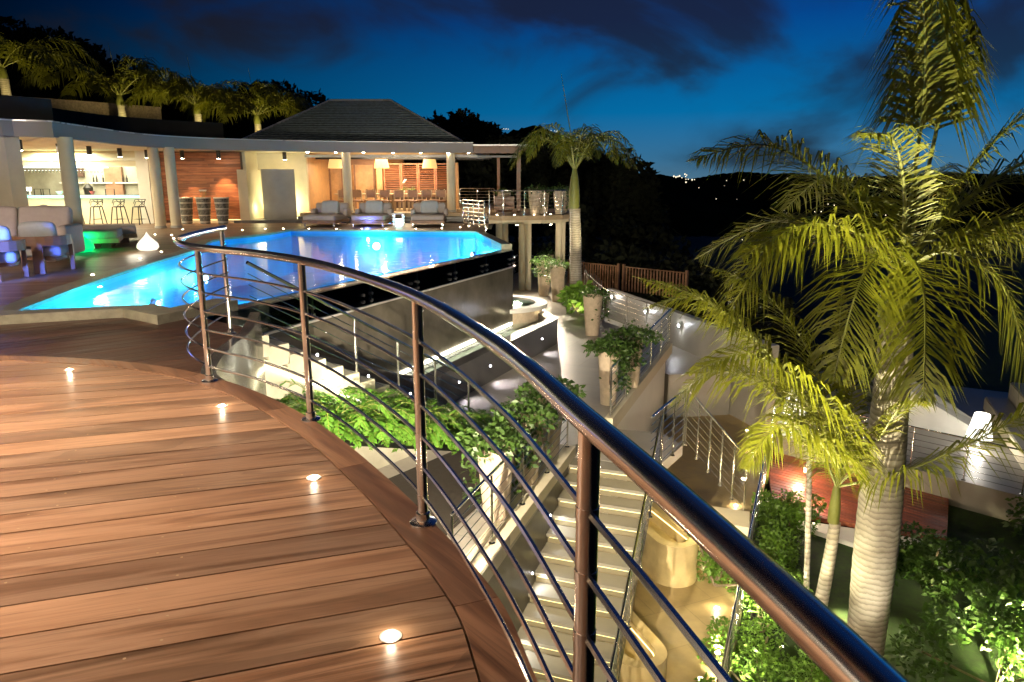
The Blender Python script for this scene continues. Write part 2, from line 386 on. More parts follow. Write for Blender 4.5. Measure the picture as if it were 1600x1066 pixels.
def planks(poly, ang, width, gap, z0, z1, mat, parent, start=0.0):
    nx, ny = -math.sin(ang), math.cos(ang)
    ds = [nx * p[0] + ny * p[1] for p in poly]; k = math.floor((min(ds) - start) / width)
    while start + k * width < max(ds):
        a = start + k * width; q = clip(clip(poly, nx, ny, a + width - gap), -nx, -ny, -a)
        if len(q) > 2 and area(q) > .01:
            o = MB().prism(q, z0, z1).build('plank', mat, parent, smooth=False)
        k += 1

# ================================================================== THE GROUND AND DECKS
def sheet(name, poly, z, mat, thick=.0, kind='structure', parent=None):
    if thick: o = MB().prism(poly, z - thick, z).build(name, mat, parent, smooth=False)
    else:
        a = sum(poly[i][0] * poly[(i + 1) % len(poly)][1] - poly[(i + 1) % len(poly)][0] * poly[i][1] for i in range(len(poly)))
        if a < 0: poly = poly[::-1]
        o = MB().add([(p[0], p[1], z) for p in poly], [tuple(range(len(poly)))]).build(name, mat, parent, smooth=False)
    if kind and parent is None: o['kind'] = kind
    return o
sheet('ground', [(-3000, -600), (3000, -600), (3000, 5000), (-3000, 5000)], -45, 'earth')

# --- upper timber deck the camera stands on, its curved border and boards
EDGE = [(-9.5, 4.3), (-8.5, 4.95), (-7.5, 5.5), (-6.3, 5.92), (-5.3, 6.13), (-4.52, 6.17), (-3.92, 6.1), (-3.28, 5.94), (-2.6, 5.62), (-1.88, 5.06), (-1.2, 4.3), (-.66, 3.5),
        (-.31, 2.9), (-.15, 2.6), (-.02, 2.3), (.08, 1.92), (.24, 1.3), (.37, .6), (.47, 0), (.55, -1), (.6, -2.5)]
edge = spline([(x, y, 0) for x, y in EDGE], 5)
def offset(pts, d):
    out = []
    for i, p in enumerate(pts):
        t = (pts[min(i + 1, len(pts) - 1)] - pts[max(i - 1, 0)]).normalized(); out.append(p + Vector((t.y, -t.x, 0)) * d)
    return out
inner = offset(edge, .168)
deck = struct(MB().prism([(p.x, p.y) for p in offset(edge, .03)] + [(-9.5, -2.5)], -.30, -.11).build('floor', 'gap', smooth=False))
deck_in = [(p.x, p.y) for p in offset(edge, .176)] + [(-9.6, -2.5)]
planks(deck_in, R(18), .2135, .009, -.03, 0, 'deck', deck, .012)
plug = MB()
for k in range(4, 32):
    for j in range(24):
        for e in (.03, .175):
            d_ = .012 + k * .2135 + e; q_ = -8 + j * .62 + .1 * (k % 2); x_ = q_ * math.cos(R(18)) - d_ * math.sin(R(18)); y_ = q_ * math.sin(R(18)) + d_ * math.cos(R(18))
            if all((b_[0] - a_[0]) * (y_ - a_[1]) - (b_[1] - a_[1]) * (x_ - a_[0]) < -.04 for a_, b_ in zip(deck_in, deck_in[1:])): plug.lathe([(.0055, -.002), (.0055, .0007)], 8, (x_, y_, 0))
stuff(plug.build('screw_plugs', 'teak', deck))
L_ = [0]
for i in range(len(edge) - 1): L_.append(L_[-1] + (edge[i + 1] - edge[i]).length)
cuts = [0, 2.2, 4.2, 6.3, 7.55, 8.85, 10.1, 11.6, 13.2, L_[-1] + .01]
for a, b in zip(cuts, cuts[1:]):
    ids = [i for i in range(len(edge)) if a - .12 <= L_[i] <= b + .02]
    def cutpts(pts):
        out = []
        for i in range(len(pts) - 1):
            for s in (a + .002, b - .002):
                if L_[i] <= s < L_[i + 1]: out.append((s, pts[i].lerp(pts[i + 1], (s - L_[i]) / (L_[i + 1] - L_[i]))))
            if a + .002 < L_[i] < b - .002: out.append((L_[i], pts[i]))
        return [p for _, p in sorted(out, key=lambda q: q[0])]
    o_, i_ = cutpts(edge), cutpts(inner)
    mb = MB(); k = len(o_)
    if k < 2: continue
    vs = [(p.x, p.y, .002) for p in o_] + [(p.x, p.y, .002) for p in i_] + [(p.x, p.y, -.15) for p in o_] + [(p.x, p.y, -.15) for p in i_]
    fs = []
    for j in range(k - 1):
        fs += [(j, k + j, k + j + 1, j + 1), (2 * k + j, 2 * k + j + 1, 3 * k + j + 1, 3 * k + j), (j, j + 1, 2 * k + j + 1, 2 * k + j), (k + j + 1, k + j, 3 * k + j, 3 * k + j + 1)]
    fs += [(0, 2 * k, 3 * k, k), (k - 1, 2 * k - 1, 4 * k - 1, 3 * k - 1)]
    mb.add(vs, fs).build('border_board', 'border', deck, angle=30)

# --- lower strip of deck in front of the pool
LOWZ = -.32
walk_poly = [(-9.5, 4.6), (-7.5, 5.8), (-5.3, 6.4), (-3.92, 6.35), (-3.28, 6.1), (-2.78, 5.8), (-2.88, 6.35), (-2.98, 7.0), (-3.05, 7.7), (-3.45, 9.0), (-4.36, 9.72), (-4.5, 9.9), (-9.5, 9.9)]
walk = sheet('walkway', [(-9.5, 4), (-2.6, 5), (-2.92, 6.35), (-3.05, 7.6), (-3.42, 9.06), (-4.36, 9.82), (-4.5, 10), (-9.5, 10)], LOWZ - .03, 'gap', .2)
planks([(-9.5, 4.4), (-2.72, 5.4), (-2.95, 6.4), (-3.07, 7.6), (-3.42, 9.02), (-4.4, 9.8), (-9.5, 9.8)], R(42), .2, .007, LOWZ - .028, LOWZ, 'deck2', walk)

# --- pool deck
PZ = -.2
POOL_L = [(-6.7, 9.57), (-7.15, 11.6), (-7.5, 13.6), (-7.85, 16.2), (-8.06, 18.1), (-8.6, 20.2), (-8.95, 21.6), (-8.9, 22.6), (-8.55, 23.3), (-8.2, 24.4), (-8.1, 25.4), (-8.1, 26.5)]
POOL = [(-5.1, 10.1), (-4.75, 9.8), (-4.42, 10.62), (-.3, 20.3), (-1.3, 25.62)] + POOL_L[::-1]
sheet('pool_deck', [(-34, 9.22), (-6.75, 9.22)] + [(p[0] - .06, p[1] + .02) for p in POOL_L] + [(-1.3, 25.72), (-.95, 25.8), (-.95, 31.6), (-34, 31.6)], PZ, 'pooldeck', .035)
cop = sgroup('pool_coping')
def strip(pts, d, z0, z1, name, mat, parent):
    q = offset([Vector((*p, 0)) for p in pts], d); k = len(pts)
    for i in range(k - 1):
        MB().prism([pts[i], pts[i + 1], (q[i + 1].x, q[i + 1].y), (q[i].x, q[i].y)], z0, z1).build(name, mat, parent, smooth=False)
strip(POOL_L, -.36, PZ - .05, PZ + .006, 'coping_stone', 'coping', cop)
strip([(-8.1, 26.5), (-5.8, 26.2), (-3.5, 25.9), (-1.3, 25.62)], -.36, PZ - .05, PZ + .006, 'coping_stone', 'coping', cop)
strip([(-1.3, 25.62), (-.95, 23.8), (-.62, 22.0), (-.3, 20.3)], -.3, PZ - .25, PZ + .0, 'coping_stone', 'coping', cop)
for q in ([(-9.4, 9.16), (-6.75, 9.18), (-6.78, 9.56), (-9.4, 9.5)], [(-6.745, 9.18), (-5.36, 9.72), (-5.1, 10.1), (-6.775, 9.56)], [(-5.355, 9.72), (-4.63, 9.2), (-4.5, 9.62), (-4.75, 9.8), (-5.095, 10.1)],
          [(-4.625, 9.2), (-4.05, 10.46), (-4.42, 10.62), (-4.745, 9.8), (-4.495, 9.62)]):
    MB().prism(q, LOWZ - .03, PZ + .004).build('coping_stone', 'copside' if 0 else 'coping', cop, smooth=False)

# --- pool shell, water, overflow edge
basin = sgroup('pool_shell')
mbw = MB()
for a, b in zip(POOL, POOL[1:] + POOL[:1]):
    if a == (-4.42, 10.62): zt = -.37
    else: zt = PZ - .05
    mbw.add([(*a, -1.75), (*b, -1.75), (*b, zt), (*a, zt)], [(0, 1, 2, 3)])
mbw.add([(*p, -1.75) for p in POOL], [tuple(range(len(POOL)))])
mbw.build('pool_lining', 'pooltile', basin, smooth=False)
WZ = -.33
sheet('pool_water', POOL, WZ, 'water')
E_A, E_B = Vector((-4.42, 10.62, 0)), Vector((-.3, 20.3, 0)); ed = (E_B - E_A).normalized(); en = Vector((ed.y, -ed.x, 0))
def ep(s, d): p = E_A + ed * s + en * d; return (p.x, p.y)
EL = (E_B - E_A).length
weir = tag(MB().prism([ep(-.1, .005), ep(EL + .05, .005), ep(EL + .05, .34), ep(-.1, .34)], -.80, -.352).build('overflow_ledge', 'blackstone', smooth=False), 'black wet overflow ledge along the infinity edge of the pool', 'ledge')
pw = thing('pool_wall', 'tall dark wet slate wall below the infinity edge of the pool', 'wall', (-2, 15, -2.9))
MB().prism([ep(-.1, .0), ep(EL + .05, .0), ep(EL + .05, .33), ep(-.1, .33)], -2.95, -.81).build('slate_face', 'slate', pw, smooth=False)
MB().prism([(-.16, 20.15), (.0, 20.2), (-1.0, 26), (-1.3, 25.6)], -2.95, -.46).build('end_face', 'slate', pw, smooth=False)
MB().prism([ep(-.1, .335), ep(EL + .08, .335), ep(EL + .08, .40), ep(-.1, .40)], -.835, -.80).build('channel_strip', 'capline', pw, smooth=False)
gl = thing('glass_weir', 'row of clear glass panels bolted along the infinity edge', 'glass panel', (-2, 15, -.9))
npan = 6
for i in range(npan):
    a = i * EL / npan + .01; b = (i + 1) * EL / npan - .01
    MB().prism([ep(a, .37), ep(b, .37), ep(b, .386), ep(a, .386)], -.80, -.36).build('glass_pane', 'glass', gl, smooth=False)
for i in range(1, npan + 1):
    for dx in (-.14, .14):
        for z in (-.71, -.58):
            p = ep(i * EL / npan + dx - .2, .40)
            MB().tube([(p[0] - en.x * .03, p[1] - en.y * .03, z), (p[0] + en.x * .03, p[1] + en.y * .03, z)], .032, 10).build('fixing', 'steel', gl)

# --- collecting trough, spa
TZ = -2.28
C1, C2, C3 = (-1.62, 13.5), (1.3, 20.0), (.75, 22.5)
tr = thing('overflow_trough', 'low dark stone trough below the pool wall', 'trough', (0, 17, -3))
def rim(a, b, w_, z0, z1, mat, name, par):
    return MB().wall(a, b, w_, z0, z1).build(name, mat, par, smooth=False)
rim(C1, C2, .32, -3, TZ, 'darkstone', 'front_wall', tr)
rim(C2, C3, .32, -3, TZ - .003, 'darkstone', 'side_wall', tr)
MB().add([(-4.2, 10.3, -2.62), (C1[0], C1[1], -2.62), (C2[0], C2[1], -2.62), (C3[0], C3[1], -2.62), (-.5, 23, -2.62)], [(0, 1, 2, 3, 4)]).build('trough_floor', 'pale', tr, smooth=False)
wtr = MB().add([(-4.0, 10.5, -2.48), (C1[0] - .05, C1[1] + .1, -2.48), (C2[0] - .15, C2[1] + .1, -2.48), (C3[0], C3[1], -2.48), (-.5, 23, -2.48)], [(0, 1, 2, 3, 4)]).build('trough_water', 'jacwater', smooth=False)
struct(wtr)
MB().prism([ep(.2, .345), ep(EL - .1, .345), ep(EL - .1, .375), ep(.2, .375)], -2.46, -2.40).build('light_strip', 'ledtrough', tr, smooth=False)
def wall_spot(name, loc, nrm, label, group, lens='lensw', r=.013):
    t = thing(name, label, 'light', loc, group); n = Vector(nrm).normalized(); p = Vector(loc)
    MB().tube([p - n * .02, p + n * .008], r * 2.4, 12).build('ring', 'steel2', t)
    MB().tube([p, p + n * .014], r, 10).build('lens', lens, t)
    return t
fd = (Vector((*C2, 0)) - Vector((*C1, 0))).normalized(); fn = Vector((fd.y, -fd.x, 0))
for s in (1.2, 2.7, 4.3, 5.9):
    p = Vector((*C1, -2.62)) + fd * s + fn * .012
    t = wall_spot('wall_light', p, fn, 'tiny white spotlight set in the dark trough wall above the terrace', 'trough wall spotlights')
    light('SPOT', p + fn * .03, 16, (.95, .92, 1), t, .02, p + fn * 1.0 + Vector((0, 0, -.75)), 100, .8)
spa = thing('spa_tub', 'round stone spa tub with pale rim beside the pool wall', 'spa', (-.35, 21.4, -3))
MB().lathe([(1.25, 0), (1.25, .82)], 40, (-.35, 21.4, -3)).build('basin_wall', 'pot', spa)
MB().lathe([(1.25, .821), (1.42, .86), (1.42, .97), (1.06, .97), (1.06, .5), (.02, .45)], 40, (-.35, 21.4, -3)).build('rim', 'white', spa)
MB().lathe([(1.06, .90), (.01, .901)], 40, (-.35, 21.4, -3)).build('spa_water', 'jacwater', spa)
light('POINT', (-.2, 21.2, -2.35), 60, (.75, .95, 1), spa, .1)
light('POINT', (.95, 20.75, -2.3), 7, (1, .85, .5), spa, .05)

# --- first flight of stairs from the walkway down to the terrace
u = Vector((-.616, -.788, 0)); nn = Vector((.788, -.616, 0))          # up the flight, towards its open side
B0 = Vector((-1.62, 13.42, -3.0)); NS, RISE, RUN, SW = 16, .1675, .3, 1.22
st = thing('pool_staircase', 'pale stone staircase beside the pool wall, lit below its open side', 'stairs', B0)
def sp_(s, d): p = B0 + u * s + nn * d; return (p.x, p.y)
for i in range(NS - 1):
    z = -3 + RISE * (i + 1)
    MB().prism([sp_(i * RUN, 0), sp_((i + 1) * RUN + .02, 0), sp_((i + 1) * RUN + .02, SW), sp_(i * RUN, SW)], z - RISE - .12, z).build('step', 'pale', st, smooth=False)
def slope_z(s): return -3 + s / RUN * RISE
pts = [(0, 0)]
mb = MB(); vs = []
for s, z in ((-.1, -3.3), (15 * RUN + .1, -3.3), (15 * RUN + .1, slope_z(15 * RUN) - .15), (-.1, -3.15)):
    for d in (SW - .22, SW - .03): q = sp_(s, d); vs.append((*q, z))
mb.add(vs, [(0, 2, 4, 6), (1, 7, 5, 3), (4, 5, 7, 6), (0, 1, 3, 2), (2, 3, 5, 4), (6, 7, 1, 0)]).build('side_wall', 'pale', st, smooth=False)
mb = MB(); vs = []
for s in (.8, 15 * RUN + .05):
    q0 = sp_(s, SW - .028); q1 = sp_(s, SW + .01); z = slope_z(s) - .31
    vs += [(*q0, z), (*q1, z), (*q1, z + .03), (*q0, z + .03)]
mb.add(vs, [(0, 1, 5, 4), (1, 2, 6, 5), (2, 3, 7, 6), (3, 0, 4, 7), (0, 3, 2, 1), (4, 5, 6, 7)]).build('light_strip', 'ledwhite', st, smooth=False)
# sloping dark parapet on the pool side with small lights
mb = MB(); vs = []
for s, z0, z1 in ((-.15, -3.2, -2.3), (15 * RUN + .35, -3.2, -.36)):
    for d in (-.02, -.36): q = sp_(s, d); vs += [(*q, z0), (*q, z1)]
mb.add(vs, [(0, 4, 5, 1), (2, 3, 7, 6), (1, 5, 7, 3), (0, 2, 6, 4), (0, 1, 3, 2), (4, 6, 7, 5)]).build('parapet', 'darkstone', st, smooth=False)
for s in (.5, 1.5, 2.55, 3.75):
    z = slope_z(s) + .32; q = sp_(s, .0); p = Vector((*q, z))
    t = wall_spot('stair_light', p, nn, 'tiny white spotlight in the sloping dark parapet above the pale stairs', 'pool stair spotlights')
    light('SPOT', p + nn * .03, 7, (.95, .92, 1), t, .02, p + nn * .6 + Vector((0, 0, -.5)), 110, .8)
# curved dark end wall under the returning handrail
cw = spline([(-2.2, 5.35, 0), (-2.62, 5.85, 0), (-2.80, 6.35, 0), (-2.92, 7.0, 0), (-3.0, 7.75, 0), (-3.3, 8.9, 0)], 5); cw2 = offset(cw, .12)
mb = MB(); k = len(cw)
vs = [(p.x, p.y, z) for z in (-3.2, -.1) for q in (cw, cw2) for p in q]
fs = []
for j in range(k - 1):
    fs += [(j, j + 1, 2 * k + j + 1, 2 * k + j), (k + j + 1, k + j, 3 * k + j, 3 * k + j + 1), (2 * k + j, 2 * k + j + 1, 3 * k + j + 1, 3 * k + j)]
fs += [(0, 2 * k, 3 * k, k), (k - 1, 2 * k - 1, 4 * k - 1, 3 * k - 1)]
tag(mb.add(vs, fs).build('curved_wall', 'blackstone'), 'dark curved upstand wall at the head of the pale stairs', 'wall')

# ================================================================== RAILINGS
def railing(name, label, path, height, posts, nbars, rr=.025, pr=.021, br=.007, mat='steel', base=True, group=None, barz=None, sag=0):
    """path: 3-D points along the foot; posts: indices into it or points"""
    P = [Vector(p) for p in path]
    t = thing(name, label, 'railing', P[0], group); up = Vector((0, 0, 1))
    MB().tube([p + up * height for p in P], rr, 12).build('handrail', mat, t)
    for q in posts:
        q = Vector(q); MB().tube([q, q + up * (height - .01)], pr, 10).build('post', mat, t)
        if base: MB().lathe([(pr * 2.6, 0), (pr * 2.6, .008), (pr * 1.3, .02), (pr * 1.3, .05), (pr, .052)], 16, q).build('flange', mat, t)
    for i in range(nbars):
        h = barz[i] if barz else height * (i + .75) / (nbars + .75)
        MB().tube([p + up * h for p in P], br, 6).build('bar', mat, t)
    return t
RC = spline([(-3.05, 7.68, 0), (-3.0, 7.05, 0), (-2.9, 6.4, 0), (-2.72, 5.86, 0), (-2.33, 5.32, 0), (-1.8, 4.92, 0), (-1.3, 4.42, 0), (-.85, 3.78, 0), (-.4, 2.98, 0), (-.04, 2.06, 0), (.15, 1.38, 0), (.27, .93, 0), (.36, .52, 0), (.43, 0, 0), (.5, -1.2, 0)], 7)
t = railing('curved_railing', 'polished steel railing curving round the edge of the timber deck', RC, 1.03, [], 6, .027, .025, .0085, barz=[.13 + .142 * k for k in range(6)])
for q, zb in (((-3.05, 7.6), -.1), ((-2.33, 5.33), 0.002), ((-1.3, 4.42), 0.002), ((-.4, 2.98), 0.002), ((.155, 1.36), 0.002), ((.43, 0.0), 0.002)):
    MB().tube([(*q, zb), (*q, 1.02)], .0235, 16).build('post', 'steel', t)
    MB().lathe([(.062, 0), (.062, .006), (.058, .01), (.032, .014), (.032, .05), (.0245, .054)], 24, (*q, zb)).build('flange', 'steel', t)
    for k in range(6):
        MB().lathe([(.0252, -.013), (.0252, .013)], 14, (*q, .13 + .142 * k)).build('collar', 'steel', t)
def rail_line(a, b, n): a = Vector(a); b = Vector(b); return [a.lerp(b, i / (n - 1)) for i in range(n)]
a = (*sp_(15 * RUN - .1, SW - .06), slope_z(15 * RUN)); b = (*sp_(.15, SW - .06), -2.95)
pl = rail_line(a, b, 6)
railing('stair_railing', 'steel railing sloping down the open side of the pool stairs', pl, .98, pl[1:], 6, .024, .02, .006)

# ================================================================== LOWER TERRACE
GZ = -3.0
sheet('terrace_floor', [(-.45, 7.35), (1.05, 11.75), (1.8, 13.25), (4.34, 19.74), (3.1, 23.4), (3.0, 28), (4.2, 33), (4.2, 46), (-9, 46), (-9, 8.5), (-2.5, 6.5)], GZ, 'terr', .22)
sheet('stair_landing', [(1.06, 11.75), (2.42, 11.25), (3.1, 12.3), (2.85, 12.95), (1.8, 13.24)], GZ - .16, 'floor', .2)
rw = thing('retaining_wall', 'pale ribbed retaining wall under the terrace edge', 'wall', (3, 16, -5.3))
MB().wall((1.80, 13.28), (4.34, 19.76), -.02, -5.4, -3.22).build('wall_face', 'white', rw, smooth=False)
MB().wall((4.34, 19.76), (3.1, 23.4), -.02, -5.4, -3.22).build('wall_return', 'white', rw, smooth=False)
MB().wall((1.79, 13.2), (4.38, 19.8), -.16, -3.22, -2.94).build('edge_beam', 'cream', rw, smooth=False)
ra = Vector((1.9, 13.25, GZ)); rb = Vector((4.42, 19.7, GZ)); pl = rail_line(ra, rb, 6)
railing('terrace_railing', 'steel railing along the cream edge beam of the lower terrace', pl, 1.05, pl, 6, .022, .02, .006)
pl = rail_line((4.42, 19.9, GZ), (3.2, 23.4, GZ), 4) + rail_line((3.1, 24, GZ), (2.95, 28, GZ), 3) + [Vector((3.0, 29.5, GZ))]
railing('terrace_railing', 'steel railing beside the tall pots at the far corner of the terrace', pl, 1.0, pl, 6, .02, .018, .006)
pl = rail_line((2.5, 11.3, GZ - .16), (3.1, 12.3, GZ - .16), 3)
railing('landing_railing', 'steel railing on the outer side of the stair landing', [(2.2, 10.75, GZ - .16)] + pl, 1.05, pl, 7, .022, .016, .006)
pl = rail_line((3.14, 12.3, GZ - .16), (4.15, 11.9, GZ - 1.3), 6)
railing('descending_railing', 'short steel railing dropping from the landing towards the path', pl, 1.05, pl, 7, .02, .014, .005)
tag(MB().prism([(3.2, 12.25), (4.25, 11.85), (4.05, 11.25), (3.35, 11.5)], -5.2, -4.25).build('lit_wall_block', 'cream', smooth=False), 'cream wall block with flat top under the landing railing', 'wall')
light('POINT', (3.0, 11.35, -3.85), 12, (1, .82, .4), None, .1, name='planter_glow')

# --- second flight: terrace down to the garden path
d2 = Vector((-.336, -.942, 0)); w2 = Vector((.942, -.336, 0)); S0 = Vector((1.05, 11.70, 0)); N2, RI2, RU2, W2 = 13, .17, .30, 1.45
s2 = thing('garden_staircase', 'wide pale stone stairs with lit risers going down to the path', 'stairs', (1, 10, -5.2))
def s2p(s, d): p = S0 + d2 * s + w2 * d; return (p.x, p.y)
for i in range(N2):
    z = GZ - .16 - RI2 * i
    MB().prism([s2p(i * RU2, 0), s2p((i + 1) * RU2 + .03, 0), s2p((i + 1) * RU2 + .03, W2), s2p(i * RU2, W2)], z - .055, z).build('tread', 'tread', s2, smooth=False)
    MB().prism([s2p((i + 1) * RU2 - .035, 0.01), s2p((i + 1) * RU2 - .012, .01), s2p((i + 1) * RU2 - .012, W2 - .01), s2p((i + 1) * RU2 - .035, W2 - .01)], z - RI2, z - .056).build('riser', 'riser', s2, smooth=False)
    if i % 1 == 0:
        MB().prism([s2p((i + 1) * RU2 + .0, .05), s2p((i + 1) * RU2 + .02, .05), s2p((i + 1) * RU2 + .02, W2 - .05), s2p((i + 1) * RU2 + .0, W2 - .05)], z - .068, z - .057).build('light_strip', 'ledwarm', s2, smooth=False)
mb = MB(); vs = []
for s, z in ((0, GZ - .45), (N2 * RU2, -5.5), (N2 * RU2, -5.45), (0, GZ - .22)):
    for d in (.02, W2 - .02): vs.append((*s2p(s, d), z))
MB().prism([s2p(-.1, -.26), s2p(N2 * RU2 + 1, -.26), s2p(N2 * RU2 + 1, -.005), s2p(-.1, -.005)], -5.6, GZ - .16).build('side_wall', 'darkstone', s2, smooth=False)
MB().prism([s2p(-.1, -.30), s2p(N2 * RU2 + 1, -.30), s2p(N2 * RU2 + 1, .03), s2p(-.1, .03)], GZ - .159, GZ + .02).build('kerb', 'cream', s2, smooth=False)
for i in (4, 7, 10):
    p = Vector((*s2p(i * RU2 + .15, .0), GZ - .16 - RI2 * i + .22))
    t = wall_spot('step_light', p, w2, 'tiny white spotlight low on the dark side wall of the garden stairs', 'garden stair spotlights')
    light('SPOT', p + w2 * .03, 9, (.92, .95, 1), t, .02, p + w2 * .6 + Vector((0, 0, -.35)), 120, .8)
pl = [Vector((*s2p(s, -.1), GZ + .02)) for s in (0, 1.2, 2.4, 3.6, 4.8)]
railing('kerb_railing', 'steel railing on the kerb between the vine pots and the garden stairs', pl, .95, pl, 6, .02, .016, .005)
pl = [Vector((*s2p(s, W2 + .05), GZ - .1 - s / RU2 * RI2)) for s in (.1, .9, 1.7, 2.5, 3.3, 4.1)]
railing('flight_railing', 'steel railing following the open side of the garden stairs', pl, .95, pl, 7, .022, .014, .005)

# --- garden path, planters
PATHZ = -5.2
sheet('path', [(-1.5, 5), (1.46, 5), (7.75, 20.05), (9.5, 26), (6, 30), (2, 24), (1.2, 13), (-1.5, 7)], PATHZ, 'path', .3)
def planter(label, cx, cy, L, W, top, rz, mat='cream', glow_=True):
    t = thing('planter', label, 'planter', (cx, cy, PATHZ)); pts = []; pin = []
    for k in range(32):
        a = 2 * math.pi * k / 32
        for lst, ww in ((pts, W), (pin, W - .16)):
            x = ww * math.cos(a); y = ww * math.sin(a) + (L / 2 if math.sin(a) > 0 else -L / 2)
            lst.append((cx + x * math.cos(rz) - y * math.sin(rz), cy + x * math.sin(rz) + y * math.cos(rz)))
    n = 32; vs = [(*p, PATHZ) for p in pts] + [(*p, top) for p in pts] + [(*p, top) for p in pin] + [(*p, top - .3) for p in pin]
    fs = [(r * n + j, r * n + (j + 1) % n, (r + 1) * n + (j + 1) % n, (r + 1) * n + j) for r in range(3) for j in range(n)] + [tuple(range(3 * n, 4 * n))]
    MB().add(vs, fs).build('ring_wall', 'yellowlit_cream', t)
    if glow_:
        MB().tube([(*[(p[0] * .97 + cx * .03), (p[1] * .97 + cy * .03)], top - .10) for p in pin], .008, 4, True).build('light_strip', 'ledplant', t)
        light('POINT', (cx + .62, cy - .2, PATHZ + .6), 2.0, (1, .74, .28), t, .1)
    return t
planter('rounded cream planter glowing inside beside the upper garden stairs', 2.62, 11.85, 1.1, .40, -4.45, R(20))
planter('rounded cream planter glowing inside at the foot of the garden stairs', 1.55, 9.3, 1.2, .38, -4.8, R(20))
PR = lambda Y: 3.45 + .418 * (Y - 9.76)
pl = [Vector((PR(Y), Y, PATHZ)) for Y in (6.5, 8.4, 10.3, 12.2, 14.1, 16.0, 17.9)]
railing('path_railing', 'long steel railing between the garden path and the bushes', pl, 1.0, pl, 6, .022, .018, .006)

# ================================================================== VILLA
FZ0, FZ1 = 2.75, 3.2
FC = spline([(-17.5, 19.6, 0), (-15, 20.2, 0), (-14.0, 20.45, 0)], 3) + spline([(-13.85, 20.7, 0), (-13.35, 20.9, 0), (-13.0, 21.1, 0)], 2) + spline([(-13.12, 22.2, 0), (-13.22, 24, 0), (-13.28, 25.6, 0), (-13.05, 27.2, 0), (-12.35, 28.5, 0), (-11.3, 29.45, 0), (-9.9, 30.3, 0), (-8.4, 30.95, 0), (-6.6, 31.5, 0), (-4.2, 31.95, 0), (-1.7, 32.25, 0)], 4)
villa = thing('villa', 'single storey villa with sweeping curved roof edge, bar and dining terrace', 'building', (-12, 34, -.2))
def ribbon(pts, d, z0, z1, name, mat, par):
    q = offset(pts, d); k = len(pts)
    vs = [(p.x, p.y, z) for z in (z0, z1) for l in (pts, q) for p in l]
    fs = []
    for j in range(k - 1):
        fs += [(j, 2 * k + j, 2 * k + j + 1, j + 1), (k + j, k + j + 1, 3 * k + j + 1, 3 * k + j), (2 * k + j, 3 * k + j, 3 * k + j + 1, 2 * k + j + 1), (j, j + 1, k + j + 1, k + j)]
    fs += [(0, k, 3 * k, 2 * k), (k - 1, 3 * k - 1, 4 * k - 1, 2 * k - 1)]
    return MB().add(vs, fs).build(name, mat, par, angle=30)
ribbon(FC, -.25, FZ0, FZ1 - .035, 'roof_edge', 'fascia', villa)
ribbon(offset(FC, .03), -.3, FZ1 - .034, FZ1, 'roof_trim', 'capline', villa)
back = [(-1.7, 44), (-34, 44), (-34, 19.6)]
MB().prism([(p.x, p.y) for p in offset(FC, -.26)] + back, FZ0 + .03, FZ0 + .05).build('ceiling', 'cream', villa, smooth=False)
MB().prism([(p.x, p.y) for p in offset(FC, -.27)] + back, FZ0 + .12, FZ1 - .05).build('roof_slab', 'roofdark', villa, smooth=False)
ribbon(offset(FC, -2.2)[:34], -.3, FZ1 - .06, FZ1 + .75, 'roof_upstand', 'roofdark', villa)
# hipped roof behind
ev = [(-12.6, 34.2), (-2.3, 34.2), (-2.3, 46), (-12.6, 46)]; rg = [(-9.7, 40.2), (-6.5, 40.2)]; EZ, RZ = 3.3, 5.75
rf = MB().add([(*p, EZ) for p in ev] + [(*p, RZ) for p in rg], [(0, 1, 5, 4), (1, 2, 5), (2, 3, 4, 5), (3, 0, 4), (3, 2, 1, 0)]).build('hip_roof', 'shingle', villa, smooth=False)
ncs = 24
for i in range(ncs):
    f0, f1 = i / ncs, (i + 1) / ncs
    def rp(f, side):
        a = Vector((*ev[0 if side == 0 else 1], EZ)); b = Vector((*rg[0 if side == 0 else 1], RZ)); return a.lerp(b, f)
    a0, a1, b0, b1 = rp(f0, 0), rp(f0, 1), rp(f1, 0), rp(f1, 1); lift = Vector((0, -.03, .055))
    MB().add([a0 + lift, a1 + lift, b1 + lift * .2, b0 + lift * .2, a0, a1], [(0, 1, 2, 3), (4, 5, 1, 0)]).build('shingle_course', 'shingle', rf, smooth=False)
for a, b in ((ev[0], rg[0]), (ev[1], rg[1])):
    MB().tube([(*a, EZ + .05), (*b, RZ + .05)], .05, 6).build('hip_cap', 'capline', rf)
MB().tube([(*rg[0], RZ + .05), (*rg[1], RZ + .05)], .05, 6).build('ridge_cap', 'capline', rf)
# round columns
for x, y, zb, r in ((-13.0, 21.6, PZ, .21), (-13.33, 27.5, PZ, .19), (-12.85, 27.75, PZ, .19), (-7.2, 32.1, .2, .19), (-2.7, 32.6, .2, .19)):
    c = MB().lathe([(r, 0), (r, FZ0 + .03 - zb)], 20, (x, y, zb)).build('column', 'cream', villa)
    MB().lathe([(r + .02, 0.003), (r + .02, .09)], 20, (x, y, zb)).build('column_base', 'greypanel', c)
MB().prism([(-17.5, 20.6), (-14.35, 21.0), (-14.15, 21.35), (-17.5, 21.35)], PZ, FZ0 + .03).build('end_wall', 'cream', villa, smooth=False)
